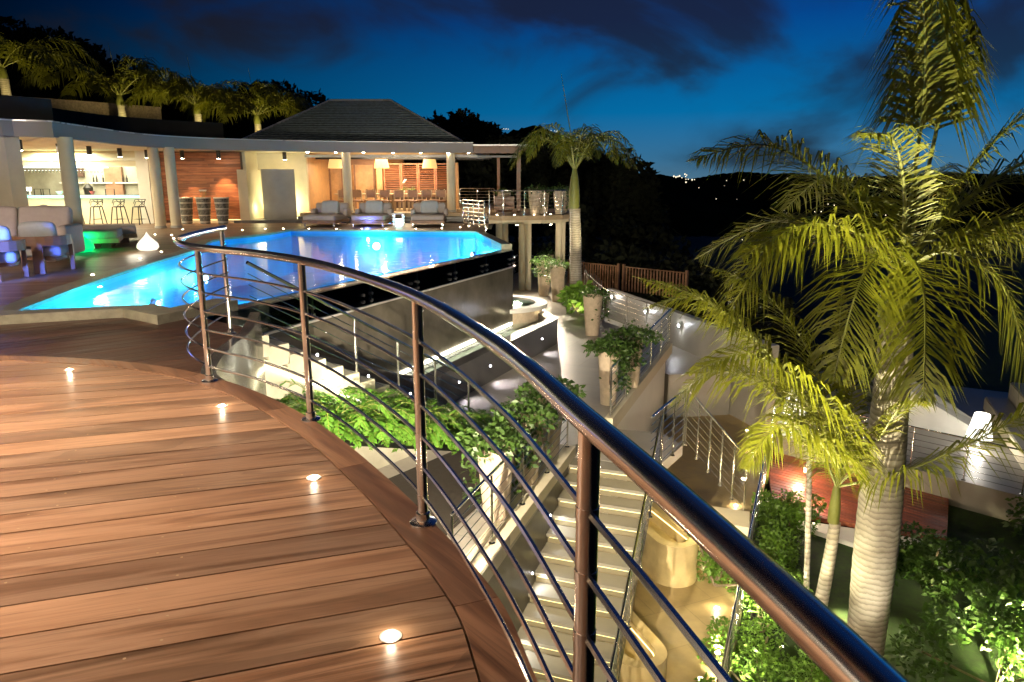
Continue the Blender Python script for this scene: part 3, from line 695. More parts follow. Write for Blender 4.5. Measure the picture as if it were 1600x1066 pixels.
# bar front and room
BY = 30.8
MB().box(-22.5, -15.6, BY, BY + .35, PZ, .86).build('bar_front', 'cream', villa, smooth=False)
MB().box(-22.5, -15.3, BY - .18, BY + .55, .955, 1.0).build('bar_top', 'glass', villa, smooth=False)
MB().box(-22.5, -15.35, BY - .12, BY + .5, .88, .95).build('bar_light', 'ledcool', villa, smooth=False)
MB().box(-22.6, -15.2, BY - .05, BY + .2, 2.15, FZ0 + .03).build('bar_header', 'cream', villa, smooth=False)
MB().box(-22.6, -15.2, BY - .13, BY - .051, 2.38, 2.50).build('header_trim', 'white', villa, smooth=False)
MB().box(-15.6, -15.1, BY - .2, BY + .3, PZ, FZ0 + .03).build('bar_pier', 'white', villa, smooth=False)
MB().box(-23, -15, 34.3, 34.5, PZ, FZ0 + .03).build('bar_back_wall', 'pale', villa, smooth=False)
MB().box(-23, -22.8, 21, 34.3, PZ, FZ0 + .03).build('side_wall', 'cream', villa, smooth=False)
MB().box(-15.1, -14.9, 31, 34.5, PZ, FZ0 + .03).build('inner_wall', 'pale', villa, smooth=False)
for x in (-21.0, -19.6, -18.4):
    MB().box(x, x + 1.05, 34.05, 34.29, 1.45, 1.5).build('shelf', 'white', villa, smooth=False)
MB().box(-20.6, -19.9, 34.1, 34.28, 1.75, 2.15).build('dark_cabinet', 'darkwood', villa, smooth=False)
MB().box(-18.9, -18.1, 34.1, 34.28, .9, 2.2).build('dark_cabinet', 'brownwood', villa, smooth=False)
MB().box(-17.1, -16.1, 34.15, 34.28, PZ, 2.05).build('fridge_door', 'greypanel', villa, smooth=False)
MB().tube([(-17.0, 34.1, .7), (-17.0, 34.1, 1.7)], .02, 6).build('fridge_handle', 'steel2', villa)
MB().box(-16.0, -15.2, 33.4, 33.6, PZ, 2.1).build('timber_cabinet', 'warmwood', villa, smooth=False)
for k in range(4): MB().box(-15.62, -15.2, 33.2, 33.38, .9 + k * .33, .93 + k * .33).build('cabinet_shelf', 'darkwood', villa, smooth=False)
gr = thing('glass_rack', 'row of upturned wine glasses hanging in a lit rack over the bar', 'glass rack', (-19.5, 31.1, 2.1))
MB().box(-22.3, -17.2, 31.02, 31.42, 2.10, 2.13).build('light_panel', emat('white_rack_light', (.95, 1, .92), 1.6), gr, smooth=False)
gprof = [(.035, 0), (.035, -.004), (.004, -.01), (.004, -.08), (.035, -.11), (.04, -.16), (.032, -.2)]
g0 = None
for i in range(34):
    x = -22.2 + i * .147
    if g0 is None: g0 = MB().lathe(gprof, 8, (x, 31.15, 2.09)).build('hanging_glass', 'glass', gr)
    else: q = g0.copy(); C.objects.link(q); q.location.x = i * .147
k = 0
for x, z in ((-20.9, 1.5), (-20.7, 1.5), (-20.55, 1.5), (-19.45, 1.5), (-19.3, 1.5), (-19.0, 1.5), (-18.3, 1.5), (-18.1, 1.5), (-17.9, 1.5)):
    tag(MB().lathe([(.04, .001), (.04, .18), (.015, .24), (.015, .32)], 8, (x, 34.15, z)).build('bottle', 'black'), 'dark bottle standing on the shelves behind the bar', 'bottle', 'bottles behind the bar')
for x, m_ in ((-20.0, 'glow'), (-19.85, 'glow'), (-19.7, 'glow')):
    t = thing('bar_lamp', 'small white lamp of the trio standing on the bar counter', 'lamp', (x - .75, BY + .25, 1.0), 'trio of lamps on the bar')
    MB().lathe([(.05, .001), (.02, .02), (.02, .14)], 10, (x - .75, BY + .25, 1.0)).build('base', 'white', t)
    MB().lathe([(.07, .14), (.085, .3)], 12, (x - .75, BY + .25, 1.0)).build('shade', 'glow', t)
light('AREA', (-19, 32.6, 2.6), 180, (1, .94, .68), villa, 3.0, (-19, 32.6, 0), name='bar_ceiling_light')
light('AREA', (-18.6, 29.4, 2.7), 260, (1, .92, .60), villa, 2.5, (-18.6, 29.4, 0), name='soffit_light')
light('AREA', (-16.5, 24, 2.7), 220, (1, .86, .6), villa, 2.2, (-16.5, 24, 0), name='soffit_light')
for i, (x, z, r_, c_, lab) in enumerate(((-18.75, 1.0, .14, (.5, .06, .05), 'red bowl on the bar counter'), (-19.3, 1.0, .16, (.7, .7, .66), 'white bowl on the bar counter'), (-17.9, 1.0, .12, (.5, .06, .05), 'small red bowl on the bar counter near the twin columns'), (-20.7, 1.0, .1, (.03, .03, .03), 'small black bowl on the bar counter'))):
    tag(MB().lathe([(r_ * .4, .001), (r_ * .5, .02), (r_, .13), (r_ * .92, .13), (r_ * .4, .03)], 14, (x, BY + .42, z)).build('bowl', plain('bowl_glaze_%d' % i, c_, .3, 0, .1, 5, 0)), lab, 'bowl')
for x in (-21.6, -21.3, -18.35):
    t = thing('kitchen_chair', 'dark chair standing in the room behind the bar', 'chair', (x, 33.2, PZ), 'chairs behind the bar')
    MB().box(x - .22, x + .22, 33.0, 33.42, .55, .6).build('seat', 'black', t, smooth=False); MB().tube([(x - .2, 33.4, .6), (x - .2, 33.42, 1.2), (x + .2, 33.42, 1.2), (x + .2, 33.4, .6)], .02, 6).build('backrest', 'black', t)
    for dx in (-.2, .2):
        for dy in (.02, .4): MB().tube([(x + dx, 33.0 + dy, PZ), (x + dx, 33.0 + dy, .56)], .015, 6).build('leg', 'black', t)
tag(MB().box(-20.5, -19.2, 34.22, 34.295, .95, 1.42).build('wall_picture', 'bushd', smooth=False) if 0 else MB().lathe([(.18, 0), (.2, .3), (.05, .5)], 10, (-19.6, 33.9, 1.5 - .55)).build('urn', 'black'), 'black urn on the back counter behind the bar', 'urn')
MB().box(-22.7, -17.4, 33.75, 34.25, PZ, .94).build('back_counter', 'greypanel', villa, smooth=False)
# timber clad wall
tw = MB().box(-15.0, -11.5, 31.3, 31.5, PZ, FZ0 + .02).build('timber_wall', 'darkwood', villa, smooth=False)
nb = 24; hb = (FZ0 - PZ - .12) / nb
for i in range(nb):
    cut = random.uniform(-13.9, -12.4)
    z0 = PZ + .1 + i * hb
    for x0, x1 in ((-14.95, cut), (cut + .006, -11.52)):
        MB().box(x0, x1, 31.27 - random.uniform(0, .006), 31.299, z0 + .004, z0 + hb - .006).build('cladding_board', 'redwood', tw, smooth=False)
MB().box(-14.6, -11.52, 31.1, 31.26, PZ + .0, PZ + .12).build('wall_plinth', 'cream', villa, smooth=False)
MB().box(-14.6, -11.52, 31.2, 31.24, PZ + .121, PZ + .135).build('plinth_light', 'ledwarm', villa, smooth=False)
# cream walls and screens
MB().box(-11.5, -11.38, 31.52, 32.99, PZ, FZ0 + .02).build('cream_return', 'cream', villa, smooth=False)
MB().box(-12.6, -9.2, 33.0, 33.25, PZ, FZ0 + .02).build('cream_wall', 'cream', villa, smooth=False)
MB().box(-11.55, -11.15, 30.9, 32.6, PZ + .08, 2.02).build('cream_fin', 'cream', villa, smooth=False)
MB().prism([(-11.8, 30.8), (-9.2, 31.2), (-9.2, 32.9), (-11.8, 32.9)], PZ, PZ + .12).build('plinth', 'darkstone', villa, smooth=False)
scr = []
for k in range(9):
    a = k / 8; scr.append(Vector((-10.75 + 1.35 * a, 31.55 + .25 * a * a - .22 * math.sin(math.pi * a), 0)))
ribbon(scr, -.12, PZ + .12, 2.05, 'grey_screen', 'greypanel', villa)
MB().box(-10.9, -9.3, 32.6, 32.64, PZ + .13, PZ + .15).build('cove_light', 'ledwhite', villa, smooth=False)
light('AREA', (-10.3, 32.5, 0.3), 26, (1, .92, .5), villa, .8, (-10.3, 33.4, 1.4), name='cove_glow')
light('POINT', (-10.95, 31.7, .4), 7, (1, .92, .5), villa, .2, name='cove_glow')
# dining terrace
MB().box(-9.2, -.9, 31.55, 44, PZ - .3, .2).build('dining_floor', 'teak', villa, smooth=False)
MB().box(-9.2, -.9, 31.2, 31.549, PZ, .06).build('terrace_step', 'darkstone', villa, smooth=False)
MB().box(-9.2, -.9, 30.85, 31.199, PZ, -.07).build('terrace_step', 'darkstone', villa, smooth=False)
MB().box(-9.2, -.9, 31.53, 31.546, .0, .012).build('step_light', 'ledwarm', villa, smooth=False)
MB().box(-9.2, -5.9, 40.2, 40.4, .2, FZ0 + .02).build('room_wall', 'warmwood', villa, smooth=False)
MB().box(-9.4, -9.2, 33.2, 40.4, .2, FZ0 + .02).build('room_side', 'warmwood', villa, smooth=False)
for x0, x1 in ((-9.2, -8.5), (-7.95, -6.9)):
    pn = MB().box(x0, x1, 37.0, 37.06, .2, 2.35).build('sliding_panel', 'warmwood', villa, smooth=False)
    MB().box(x0, x0 + .08, 36.96, 36.999, .2, 2.35).build('panel_frame', 'brownwood', pn, smooth=False)
    MB().box(x1 - .08, x1, 36.96, 36.999, .2, 2.35).build('panel_frame', 'brownwood', pn, smooth=False)
MB().box(-9.2, -6.9, 36.95, 37.08, 2.36, FZ0 + .02).build('door_header', 'brownwood', villa, smooth=False)
for x in (-6.75, -2.95): MB().box(x, x + .28, 36.6, 36.9, .2, 2.45).build('timber_post', 'warmwood', villa, smooth=False)
# louvred shutters
for k in range(4):
    x0 = -6.4 + k * .86; x1 = x0 + .84
    sh = MB().box(x0, x0 + .06, 36.7, 36.76, .95, 2.42).build('shutter_frame', 'redwood', villa, smooth=False)
    MB().box(x1 - .06, x1, 36.7, 36.76, .95, 2.42).build('stile', 'redwood', sh, smooth=False)
    MB().box(x0 + .061, x1 - .061, 36.7, 36.76, 2.36, 2.42).build('rail', 'redwood', sh, smooth=False)
    for j in range(15):
        z = 1.0 + j * .09
        MB().obox(((x0 + x1) / 2, 36.73, z), (x1 - x0 - .125, .07, .014), 0, R(-35)).build('slat', 'redwood', sh, smooth=False)
MB().box(-6.5, -2.8, 37.6, 37.7, .2, 1.6).build('dark_backing', 'darkwood', villa, smooth=False)
MB().box(-9.2, -1.0, 32.8, 32.95, 2.58, 2.70).build('screen_box', 'greypanel', villa, smooth=False)
MB().box(-9.2, -1.0, 34.6, 34.7, 2.55, 2.64).build('ceiling_rail', 'black', villa, smooth=False)
light('AREA', (-5.5, 35.0, 2.68), 210, (1, .78, .48), villa, 3.0, (-5.5, 35.0, 0), name='dining_ceiling_light')
light('POINT', (-8.2, 38.6, 2.2), 30, (1, .66, .34), villa, .3, name='room_light')
for x in (-8.8, -7.6, -6.4, -5.2, -4.0, -2.8, -1.9):
    t = thing('soffit_downlight', 'tiny recessed light in the underside of the dining roof edge', 'light', (x, 32.4 if x > -6 else 31.9, FZ0), 'downlights over the dining steps')
    MB().lathe([(.05, -.012), (.05, .02)], 10, t.location).build('lens', 'lens', t)
# pergola and balcony at the right-hand end
bal = thing('balcony', 'raised balcony deck on tall round pillars beside the pool', 'balcony', (0, 31, -3))
BP = [(-.94, 29.0), (-.4, 28.7), (1.3, 29.1), (2.1, 29.7), (2.5, 30.6), (2.7, 37), (-.94, 37)]
MB().prism(BP, .02, .2).build('deck', 'teak', bal, smooth=False)
MB().prism([(p[0] * .97 - .02, p[1] + .15) for p in BP], -.12, .018).build('edge_beam', 'cream', bal, smooth=False)
for x, y in ((-.55, 30.6), (-.3, 30.9), (.42, 30.4), (.68, 30.4), (1.98, 30.6), (2.15, 31.0)):
    MB().lathe([(.14, 0), (.14, 2.88)], 14, (x, y, GZ)).build('pillar', 'cream', bal)
pg = thing('pergola', 'brown timber pergola frame with thin roof at the end of the villa', 'pergola', (0, 33, .2))
MB().box(-1.66, .42, 31.9, 32.05, 2.72, 3.02).build('beam', 'brownwood', pg, smooth=False)
MB().box(.2, .38, 31.92, 32.1, .2, 2.72).build('post', 'brownwood', pg, smooth=False)
MB().box(-.75, -.6, 36.8, 36.95, .2, 2.72).build('post', 'brownwood', pg, smooth=False)
MB().box(.22, .37, 32.06, 37, 2.74, 3.0).build('side_beam', 'brownwood', pg, smooth=False)
MB().box(-1.66, .75, 31.7, 37.2, 3.03, 3.09).build('roof', 'capline', pg, smooth=False)
MB().tube([(-1.5, 32.3, 2.6), (.2, 32.3, 2.6)], .05, 8).build('blind_roll', 'greypanel', pg)
pl = [Vector((x, y, .2)) for x, y in ((-.9, 28.98), (-.35, 28.75), (.5, 28.92), (1.3, 29.12), (2.05, 29.7), (2.45, 30.6), (2.6, 33.5), (2.65, 36.5))]
railing('balcony_railing', 'steel railing round the raised balcony', pl, .98, pl, 6, .022, .02, .008)
pl = rail_line((-2.0, 29.8, PZ), (-1.05, 27.6, PZ), 5)
railing('pool_end_railing', 'short steel railing at the far end of the pool deck below the dining steps', pl, 1.0, pl, 6, .022, .02, .008)
pl = rail_line((-2.6, 36.5, .2), (-.9, 36.8, .2), 3)
railing('dining_railing', 'steel railing behind the end column of the dining terrace', pl, 1.0, pl, 6, .02, .018, .008)

# cylinder spotlights under the curved roof
cyl = [(-15.2, 22.9), (-15.4, 25.2), (-15.35, 26.9), (-15.1, 28.5), (-14.75, 29.9), (-13.6, 30.5), (-12.2, 30.75), (-9.9, 32.2)]
c0 = thing('ceiling_spotlight', 'dark cylinder spotlight hanging under the curved roof', 'spotlight', (0, 0, 0), 'cylinder spotlights under the roof edge')
MB().lathe([(.085, -.32), (.085, 0)], 14).build('housing', 'black', c0)
MB().lathe([(.07, -.325), (.07, -.321)], 14).build('lens', 'lens', c0)
for i, (x, y) in enumerate(cyl):
    o = c0 if i == 0 else dup(c0, (x, y, FZ0 + .03))
    o.location = (x, y, FZ0 + .03); o['label'] = ORD[i] + ' dark cylinder spotlight under the curved roof, counted from the picture edge'
    light('SPOT', (x, y, FZ0 - .31), 30 if i < 5 else 190, (1, .84, .55) if i < 5 else (1, .62, .30), None, .03, (x, y + (.22 if i >= 5 else 0), 0), 62, .5).parent = None

# ================================================================== LIGHTS SET IN THE FLOORS
dl = thing('deck_light', 'round recessed light in the timber deck nearest the lens, beside the border', 'light', (0, 0, 0), 'lights in the upper timber deck')
MB().lathe([(.038, 0.0005), (.038, .003), (.028, .005), (.027, .002)], 20).build('ring', 'capline', dl)
MB().lathe([(.022, .001), (.02, .006), (.012, .010), (.003, .011)], 16).build('lens', 'lens', dl)
for i, (x, y, lab) in enumerate(((-.41, 2.15, None), (-1.03, 3.48, 'round recessed light in the timber deck, second from the bottom'), (-1.99, 4.7, 'round recessed light in the timber deck near the railing post by the stairs'), (-3.62, 5.67, 'round recessed light at the far side of the upper timber deck'))):
    o = dl if i == 0 else dup(dl, None, None, lab)
    o.location = (x, y, 0.001)
    light('POINT', (x, y, .045), .3, (1, .8, .55), None, .012)
pd0 = dup(dl, (-6.83, 11.8, PZ + .001), None, 'small round light in the boards round the pool', 1.25); pd0['group'] = 'lights in the pool deck'
for x, y in ((-7.87, 13.4), (-8.5, 16.4), (-8.75, 17.95), (-11.85, 24.0), (-11.16, 23.7), (-10.45, 22.3), (-12.1, 26.6), (-9.55, 20.6), (-9.6, 19.4), (-9.8, 26.3), (-9.2, 27.0), (-8.56, 27.1), (-7.58, 27.0), (-6.55, 27.0), (-5.6, 27.0), (-4.7, 27.0), (-3.6, 27.1), (-2.64, 27.3), (-2.0, 27.9), (-1.7, 28.6)):
    dup(pd0, (x, y, PZ + .001))
bl0 = dup(pd0, (-.6, 29.4, .201), None, 'small round light in the balcony floor behind the railing'); bl0['group'] = 'lights in the balcony floor'
for x, y in ((.1, 29.5), (.9, 29.6), (1.6, 30.1), (2.0, 30.6)): dup(bl0, (x, y, .201))
pt0 = dup(pd0, (3.3, 10.34, PATHZ + .002), None, 'small round light in the paving along the path railing', 1.5); pt0['group'] = 'lights in the garden path'
for x, y in ((2.6, 8.65), (4.75, 14.1), (5.35, 15.5), (6.1, 17.2), (6.5, 18.8), (3.95, 12.1)): dup(pt0, (x, y, PATHZ + .002))
for x, y in ((3.3, 10.34), (4.75, 14.1), (6.1, 17.2)): light('POINT', (x, y, PATHZ + .12), 3, (1, .85, .55), None, .03)

# ================================================================== POOL LIGHTS
def pool_lamp(loc, nrm, power, label):
    t = thing('pool_light', label, 'light', loc); n = Vector(nrm).normalized(); p = Vector(loc)
    MB().tube([p - n * .06, p + n * .02], .15, 18).build('rim', 'steel2', t)
    MB().tube([p + n * .0, p + n * .03], .12, 18).build('lens', emat('pool_lamp_lens', (.75, .9, 1), 6), t)
    light('POINT', p + n * .25, power * .30, (.06, .76, 1), t, .15)
pool_lamp((-7.05, 11.8, -.95), (1, .3, 0), 330, 'bright round underwater light near the front of the pool')
pool_lamp((-4.9, 26.0, -.75), (0, -1, .1), 380, 'bright round underwater light in the far wall of the pool')
pool_lamp((-8.0, 18.6, -.95), (1, 0, 0), 330, 'added underwater light halfway along the pool')  # from here on, lamps added to even out the water's brightness
pool_lamp((-1.35, 24.6, -.95), (-1, -.3, 0), 330, 'added underwater light by the far end coping of the pool')
pool_lamp((-5.3, 10.35, -1.1), (-.2, 1, 0), 200, 'added underwater light under the near corner coping')
pool_lamp((-7.62, 15.2, -1.1), (1, .1, 0), 260, 'added underwater light between the first and middle pool lights')
pool_lamp((-1.6, 17.6, -1.1), (-1, .4, 0), 260, 'added underwater light inside the infinity edge')

# ================================================================== FURNITURE
def soften(o, w_=.012, seg=2):
    m = o.modifiers.new('bevel', 'BEVEL'); m.width = w_; m.segments = seg; m.limit_method = 'ANGLE'; return o
def sun_lounger():
    t = thing('sun_lounger', 'x', 'sun lounger')
    MB().rbox((0, .1, .34), (1.28, 1.9, .2), .06, puff=.02).build('mattress', 'fabric', t)
    soften(MB().box(-.66, .66, -.85, 1.1, .12, .24).build('base', 'brownwood', t, smooth=False))
    MB().rbox((0, .98, .62), (1.34, .3, .52), .09).build('backrest', 'fabric', t)
    for s in (-1, 1): MB().rbox((s * .66, .75, .5), (.2, .6, .3), .07).build('arm', 'fabric', t)
    MB().rbox((0, .72, .68), (.72, .26, .52), .09, 0, R(-18), puff=.04).build('pillow', 'fabric2', t)
    for sx_ in (-1, 1):
        for sy_ in (-.75, 1.0): MB().box(sx_ * .58 - .03, sx_ * .58 + .03, sy_ - .03, sy_ + .03, 0, .125).build('leg', 'steel2', t, smooth=False)
    return t
s0 = sun_lounger()
for i, (x, y, rz, lab) in enumerate(((-7.5, 29.2, R(-4), 'taupe sun lounger with square pillow in front of the grey screen and dining chairs'), (-5.65, 29.2, 0, 'taupe sun lounger with bluish pillow, middle of the three beyond the pool'), (-3.35, 29.2, R(3), 'taupe sun lounger with square pillow nearest the pool end railing'))):
    o = s0 if i == 0 else dup(s0)
    o.location = (x, y, PZ); o.rotation_euler = (0, 0, rz); o['label'] = lab; o['group'] = 'sun loungers beyond the pool'
tb = thing('lantern_table', 'small lit cube side table between two sun loungers', 'side table', (-4.45, 28.5, PZ))
for sx_ in (-.18, .18):
    for sy_ in (-.18, .18): MB().box(-4.45 + sx_ - .02, -4.45 + sx_ + .02, 28.5 + sy_ - .02, 28.5 + sy_ + .02, PZ, PZ + .48).build('leg', 'steel2', tb, smooth=False)
MB().box(-4.68, -4.22, 28.27, 28.73, PZ + .48, PZ + .53).build('top', 'white', tb, smooth=False)
MB().box(-4.56, -4.34, 28.4, 28.6, PZ + .02, PZ + .3).build('lantern', emat('cool_lantern', (.6, 1, .85), 3), tb, smooth=False)
light('POINT', (-5.6, 28.1, PZ + .22), 10, (.12, .2, 1), tb, .05)
def egg_lamp(label, loc, mat, col, power, s=1, lo=(0, -.62, .3)):
    t = thing('egg_lamp', label, 'lamp', loc); 
    MB().lathe([(.1 * s, 0), (.28 * s, .02), (.36 * s, .12 * s), (.34 * s, .24 * s), (.22 * s, .38 * s), (.10 * s, .5 * s), (.03 * s, .6 * s), (.005, .66 * s)], 24, loc).build('shell', mat, t)
    light('POINT', Vector(loc) + Vector(lo), power, col, t, .2)
    return t
egg_lamp('glowing white drop-shaped lamp standing on the deck left of the railing', (-9.25, 18.3, PZ), 'eggwhite', (1, .9, .7), 5, .72)
egg_lamp('glowing blue drop-shaped lamp on the deck beside the armchair at the picture edge', (-9.55, 11.7, PZ), emat('blue_lit_shell', (.05, .16, 1), 1.0), (.06, .16, 1), 6, 1, (.0, .5, .3))
light('SPOT', (-8.75, 11.2, .3), 380, (.06, .16, 1), None, .1, (-9.3, 13.7, .35), 72, .9, 'added_blue_spot')  # added spot without a fixture, throws blue onto the armchairs
egg_lamp('glowing green drop-shaped lamp standing on the deck', (-10.7, 17.9, PZ), 'egggreen', (.0, 1, .2), 16, .8, (-.3, .62, .3))
def daybed(label, loc, rz, L=2.1, back=True):
    t = thing('daybed', label, 'daybed', (0, 0, 0))
    soften(MB().box(-.75, .75, -L / 2, L / 2, .14, .26).build('base', 'teak', t, smooth=False))
    MB().rbox((0, 0, .36), (1.5, L, .22), .06, puff=.015).build('mattress', 'fabric', t)
    for sx_ in (-.5, .5):
        for sy_ in (-L * .36, L * .36): MB().box(sx_ - .12, sx_ + .12, sy_ - .12, sy_ + .12, 0, .145).build('foot', 'darkwood', t, smooth=False)
    if back: MB().rbox((0, -L / 2 + .25, .72), (1.45, .2, .72), .07, 0, R(24), puff=.03).build('back_cushion', 'fabric2' if back == 2 else 'fabric', t)
    t.location = loc; t.rotation_euler = (0, 0, rz); return t
daybed('low daybed with raised grey-green back cushion in front of the bar', (-12.2, 20.9, PZ), R(-62), 2.4, 2)
daybed('low daybed lit green along its front, beside the green lamp', (-11.7, 19.2, PZ), R(-66), 2.3, 2)
def sofa(label, loc, rz):
    t = thing('sofa', label, 'sofa', (0, 0, 0))
    soften(MB().box(-1.1, 1.1, -.55, .55, .14, .26).build('base', 'teak', t, smooth=False))
    MB().rbox((0, 0, .37), (2.15, 1.1, .24), .07, puff=.02).build('seat', 'fabric', t)
    for s in (-.54, .54): MB().rbox((s, .45, .78), (1.06, .24, .78), .08, 0, R(-22), puff=.03).build('back_cushion', 'fabric', t)
    MB().rbox((1.13, .1, .45), (.2, 1.15, .66), .07).build('arm', 'fabric', t)
    for sx_ in (-.8, .8): MB().box(sx_ - .14, sx_ + .14, -.4, .4, 0, .145).build('foot', 'darkwood', t, smooth=False)
    t.location = loc; t.rotation_euler = (0, 0, rz); return t
sofa('taupe sofa with two tilted back cushions behind the blue-lit armchairs', (-11.0, 15.9, PZ), R(14))
def armchair():
    t = thing('armchair', 'x', 'armchair')
    MB().rbox((0, 0, .4), (.7, .7, .2), .07, puff=.025).build('seat', 'fabric2', t)
    rim_, bk = [], []
    for k in range(13):
        a = math.pi * (k / 12) * 1.1 - .16; rim_.append(Vector((.44 * math.cos(a), -.1 - .44 * math.sin(a), 0)))
    q = offset(rim_, -.05); n = len(rim_)
    mb = MB()
    for j in range(n - 1): mb.prism([(rim_[j].x, rim_[j].y), (rim_[j + 1].x, rim_[j + 1].y), (q[j + 1].x, q[j + 1].y), (q[j].x, q[j].y)], .52, .70)
    mb.build('back_band', 'brownwood', t, smooth=False)
    MB().rbox((0, -.32, .74), (.62, .2, .42), .085, 0, R(16), puff=.04).build('back_cushion', 'fabric2', t)
    MB().box(-.09, .09, -.58, -.5, 0, .6).build('rear_leg', 'brownwood', t, smooth=False)
    for s in (-1, 1): MB().box(s * .42 - .035, s * .42 + .035, .1, .22, 0, .6).build('leg', 'brownwood', t, smooth=False)
    MB().lathe([(.36, .24), (.36, .31)], 20).build('seat_frame', 'brownwood', t)
    return t
a0 = armchair(); a0.location = (-9.15, 14.1, PZ); a0.rotation_euler = (0, 0, R(20)); a0['label'] = 'round-backed armchair lit blue, nearest the pool edge'; a0['group'] = 'armchairs on the pool deck'
dup(a0, (-9.25, 12.85, PZ), R(30), 'round-backed armchair lit blue, cut by the picture edge')
# stools
def stool():
    t = thing('bar_stool', 'x', 'bar stool')
    MB().lathe([(.2, .70), (.21, .73), (.19, .745)], 16).build('seat', 'black', t)
    for sx_ in (-1, 1):
        for sy_ in (-1, 1): MB().tube([(sx_ * .25, sy_ * .25, 0), (sx_ * .16, sy_ * .16, .72)], .021, 6).build('leg', 'black', t)
    MB().tube([(-.21, -.21, .22), (.21, -.21, .22), (.21, .21, .22), (-.21, .21, .22)], .012, 6, True).build('footrest', 'black', t)
    for zz_, r_ in ((1.02, .25), (.93, .22)):
        MB().tube([(r_ * math.cos(a), -.02 + r_ * math.sin(a), zz_ - (.16 if i in (0, 8) else 0)) for i, a in enumerate([math.pi * (1.0 + k / 8) for k in range(9)])], .013, 6).build('back_loop', 'black', t)
    for x in (-.2, 0, .2): MB().tube([(x * .8, -.17, .73), (-x * .9, -.22, 1.0)], .012, 6).build('back_strut', 'black', t)
    return t
b0 = stool()
for i, x in enumerate((-17.95, -17.05, -16.15, -15.3)):
    o = b0 if i == 0 else dup(b0)
    o.location = (x, 29.9, PZ); o.rotation_euler = (0, 0, R(40 + 8 * i)); o['group'] = 'stools at the bar'
    o['label'] = ['thin black wire-backed bar stool, first in the row from the column', 'thin black wire-backed bar stool, second in the row from the column', 'thin black wire-backed bar stool, third in the row from the column', 'thin black wire-backed bar stool, last in the row by the twin columns'][i]
# vases by the timber wall
for i, x in enumerate((-13.6, -12.85, -12.1)):
    t = thing('tall_vase', ['tall tapered dark mosaic vase with pale bands, nearest the twin columns', 'tall tapered dark mosaic vase with white flowers in it', 'tall tapered dark mosaic vase with pale bands, nearest the cream fin'][i], 'vase', (x, 30.4, PZ), 'vases against the timber wall')
    MB().lathe([(.2, 0), (.3, 1.08), (.26, 1.08), (.24, .95)], 20, (x, 30.4, PZ)).build('body', 'vasedark', t)
    for z in (.06, .33, .60, .84, 1.04): r_ = .2 + .1 * z / 1.08; MB().lathe([(r_ + .006, z), (r_ + .012, z + .05)], 20, (x, 30.4, PZ)).build('band', 'vaselight', t)
t = thing('flowers', 'spray of white orchids rising from the middle vase', 'flowers', (-12.85, 30.4, .85))
for k in range(4):
    x = -12.95 + k * .07
    MB().tube([(-12.85, 30.4, .8), (x, 30.4, 1.0), (x + .03, 30.35, 1.15)], .008, 5).build('flower_stem', 'stem', t)
    MB().lathe([(.02, 0), (.06, .03), (.05, .07)], 8, (x + .03, 30.35, 1.13)).build('blossom', 'petal', t)
# dining table and chairs
t = thing('dining_table', 'long pale teak dining table set under the hanging lamps', 'table', (-5.2, 34.6, .2))
soften(MB().box(-8.3, -2.95, 34.1, 35.1, .92, .98).build('top', 'teak', t, smooth=False))
for x in (-8.1, -5.7, -3.2):
    for y in (34.2, 34.95): MB().box(x, x + .1, y, y + .1, .2, .92).build('leg', 'teak', t, smooth=False)
def dchair():
    t = thing('dining_chair', 'x', 'chair')
    MB().rbox((0, 0, .45), (.5, .48, .07), .025).build('seat', 'brownwood', t)
    for sx_ in (-.22, .22):
        MB().box(sx_ - .02, sx_ + .02, -.23, -.19, 0, .95).build('rear_leg', 'teak', t, smooth=False); MB().box(sx_ - .02, sx_ + .02, .19, .23, 0, .42).build('leg', 'teak', t, smooth=False)
    MB().box(-.2, .2, -.22, -.2, .62, .95).build('backrest', 'brownwood', t, smooth=False)
    return t
d0 = dchair()
for i in range(8):
    o = d0 if i == 0 else dup(d0)
    o.location = (-7.75 + i * .64, 33.75, .2); o.rotation_euler = (0, 0, 0); o['label'] = ORD[i] + ' brown-backed dining chair on the pool side of the table, counted from the sliding panels'; o['group'] = 'dining chairs on the pool side'
for i in range(8):
    o = dup(d0, (-7.6 + i * .64, 35.45, .2), math.pi, ORD[i] + ' dining chair on the shutter side of the table, counted from the sliding panels'); o['group'] = 'dining chairs on the shutter side'
for i in range(14):
    tag(MB().lathe([(.03, 0), (.004, .012), (.004, .08), (.04, .12), (.035, .2)], 8, (-8.0 + i * .37, 34.4 + .4 * (i % 2), .981)).build('wine_glass', 'glass'), 'stemmed wine glass on the long dining table', 'glass', 'glasses on the dining table')
for x, h in ((-5.15, .62), (-4.75, .34)):
    t = thing('table_flower', 'white orchid in a small pot on the dining table' if h > .5 else 'small leafy plant beside the orchid on the dining table', 'plant', (x, 34.6, .981))
    MB().lathe([(.06, 0), (.08, .14)], 10, (x, 34.6, .981)).build('flower_pot', 'white', t)
    mb = MB()
    for k in range(9):
        a = k * .7; mb.add([(x, 34.6, 1.1), (x + .12 * math.cos(a), 34.6 + .12 * math.sin(a), 1.2), (x + .26 * math.cos(a), 34.6 + .26 * math.sin(a), 1.16 + .1 * (k % 3)), (x + .1 * math.cos(a + .3), 34.6 + .1 * math.sin(a + .3), 1.17)], [(0, 1, 2, 3)])
    mb.build('leaves', 'bush', t, smooth=False)
    if h > .5:
        MB().tube([(x, 34.6, 1.1), (x + .03, 34.6, 1.4), (x + .1, 34.6, 1.58)], .008, 5).build('flower_stem', 'stem', t)
        for k in range(4): MB().lathe([(.015, 0), (.06, .03), (.05, .06)], 8, (x + .05 + .03 * k, 34.55 + .03 * (k % 2), 1.45 + .045 * k)).build('blossom', 'petal', t)
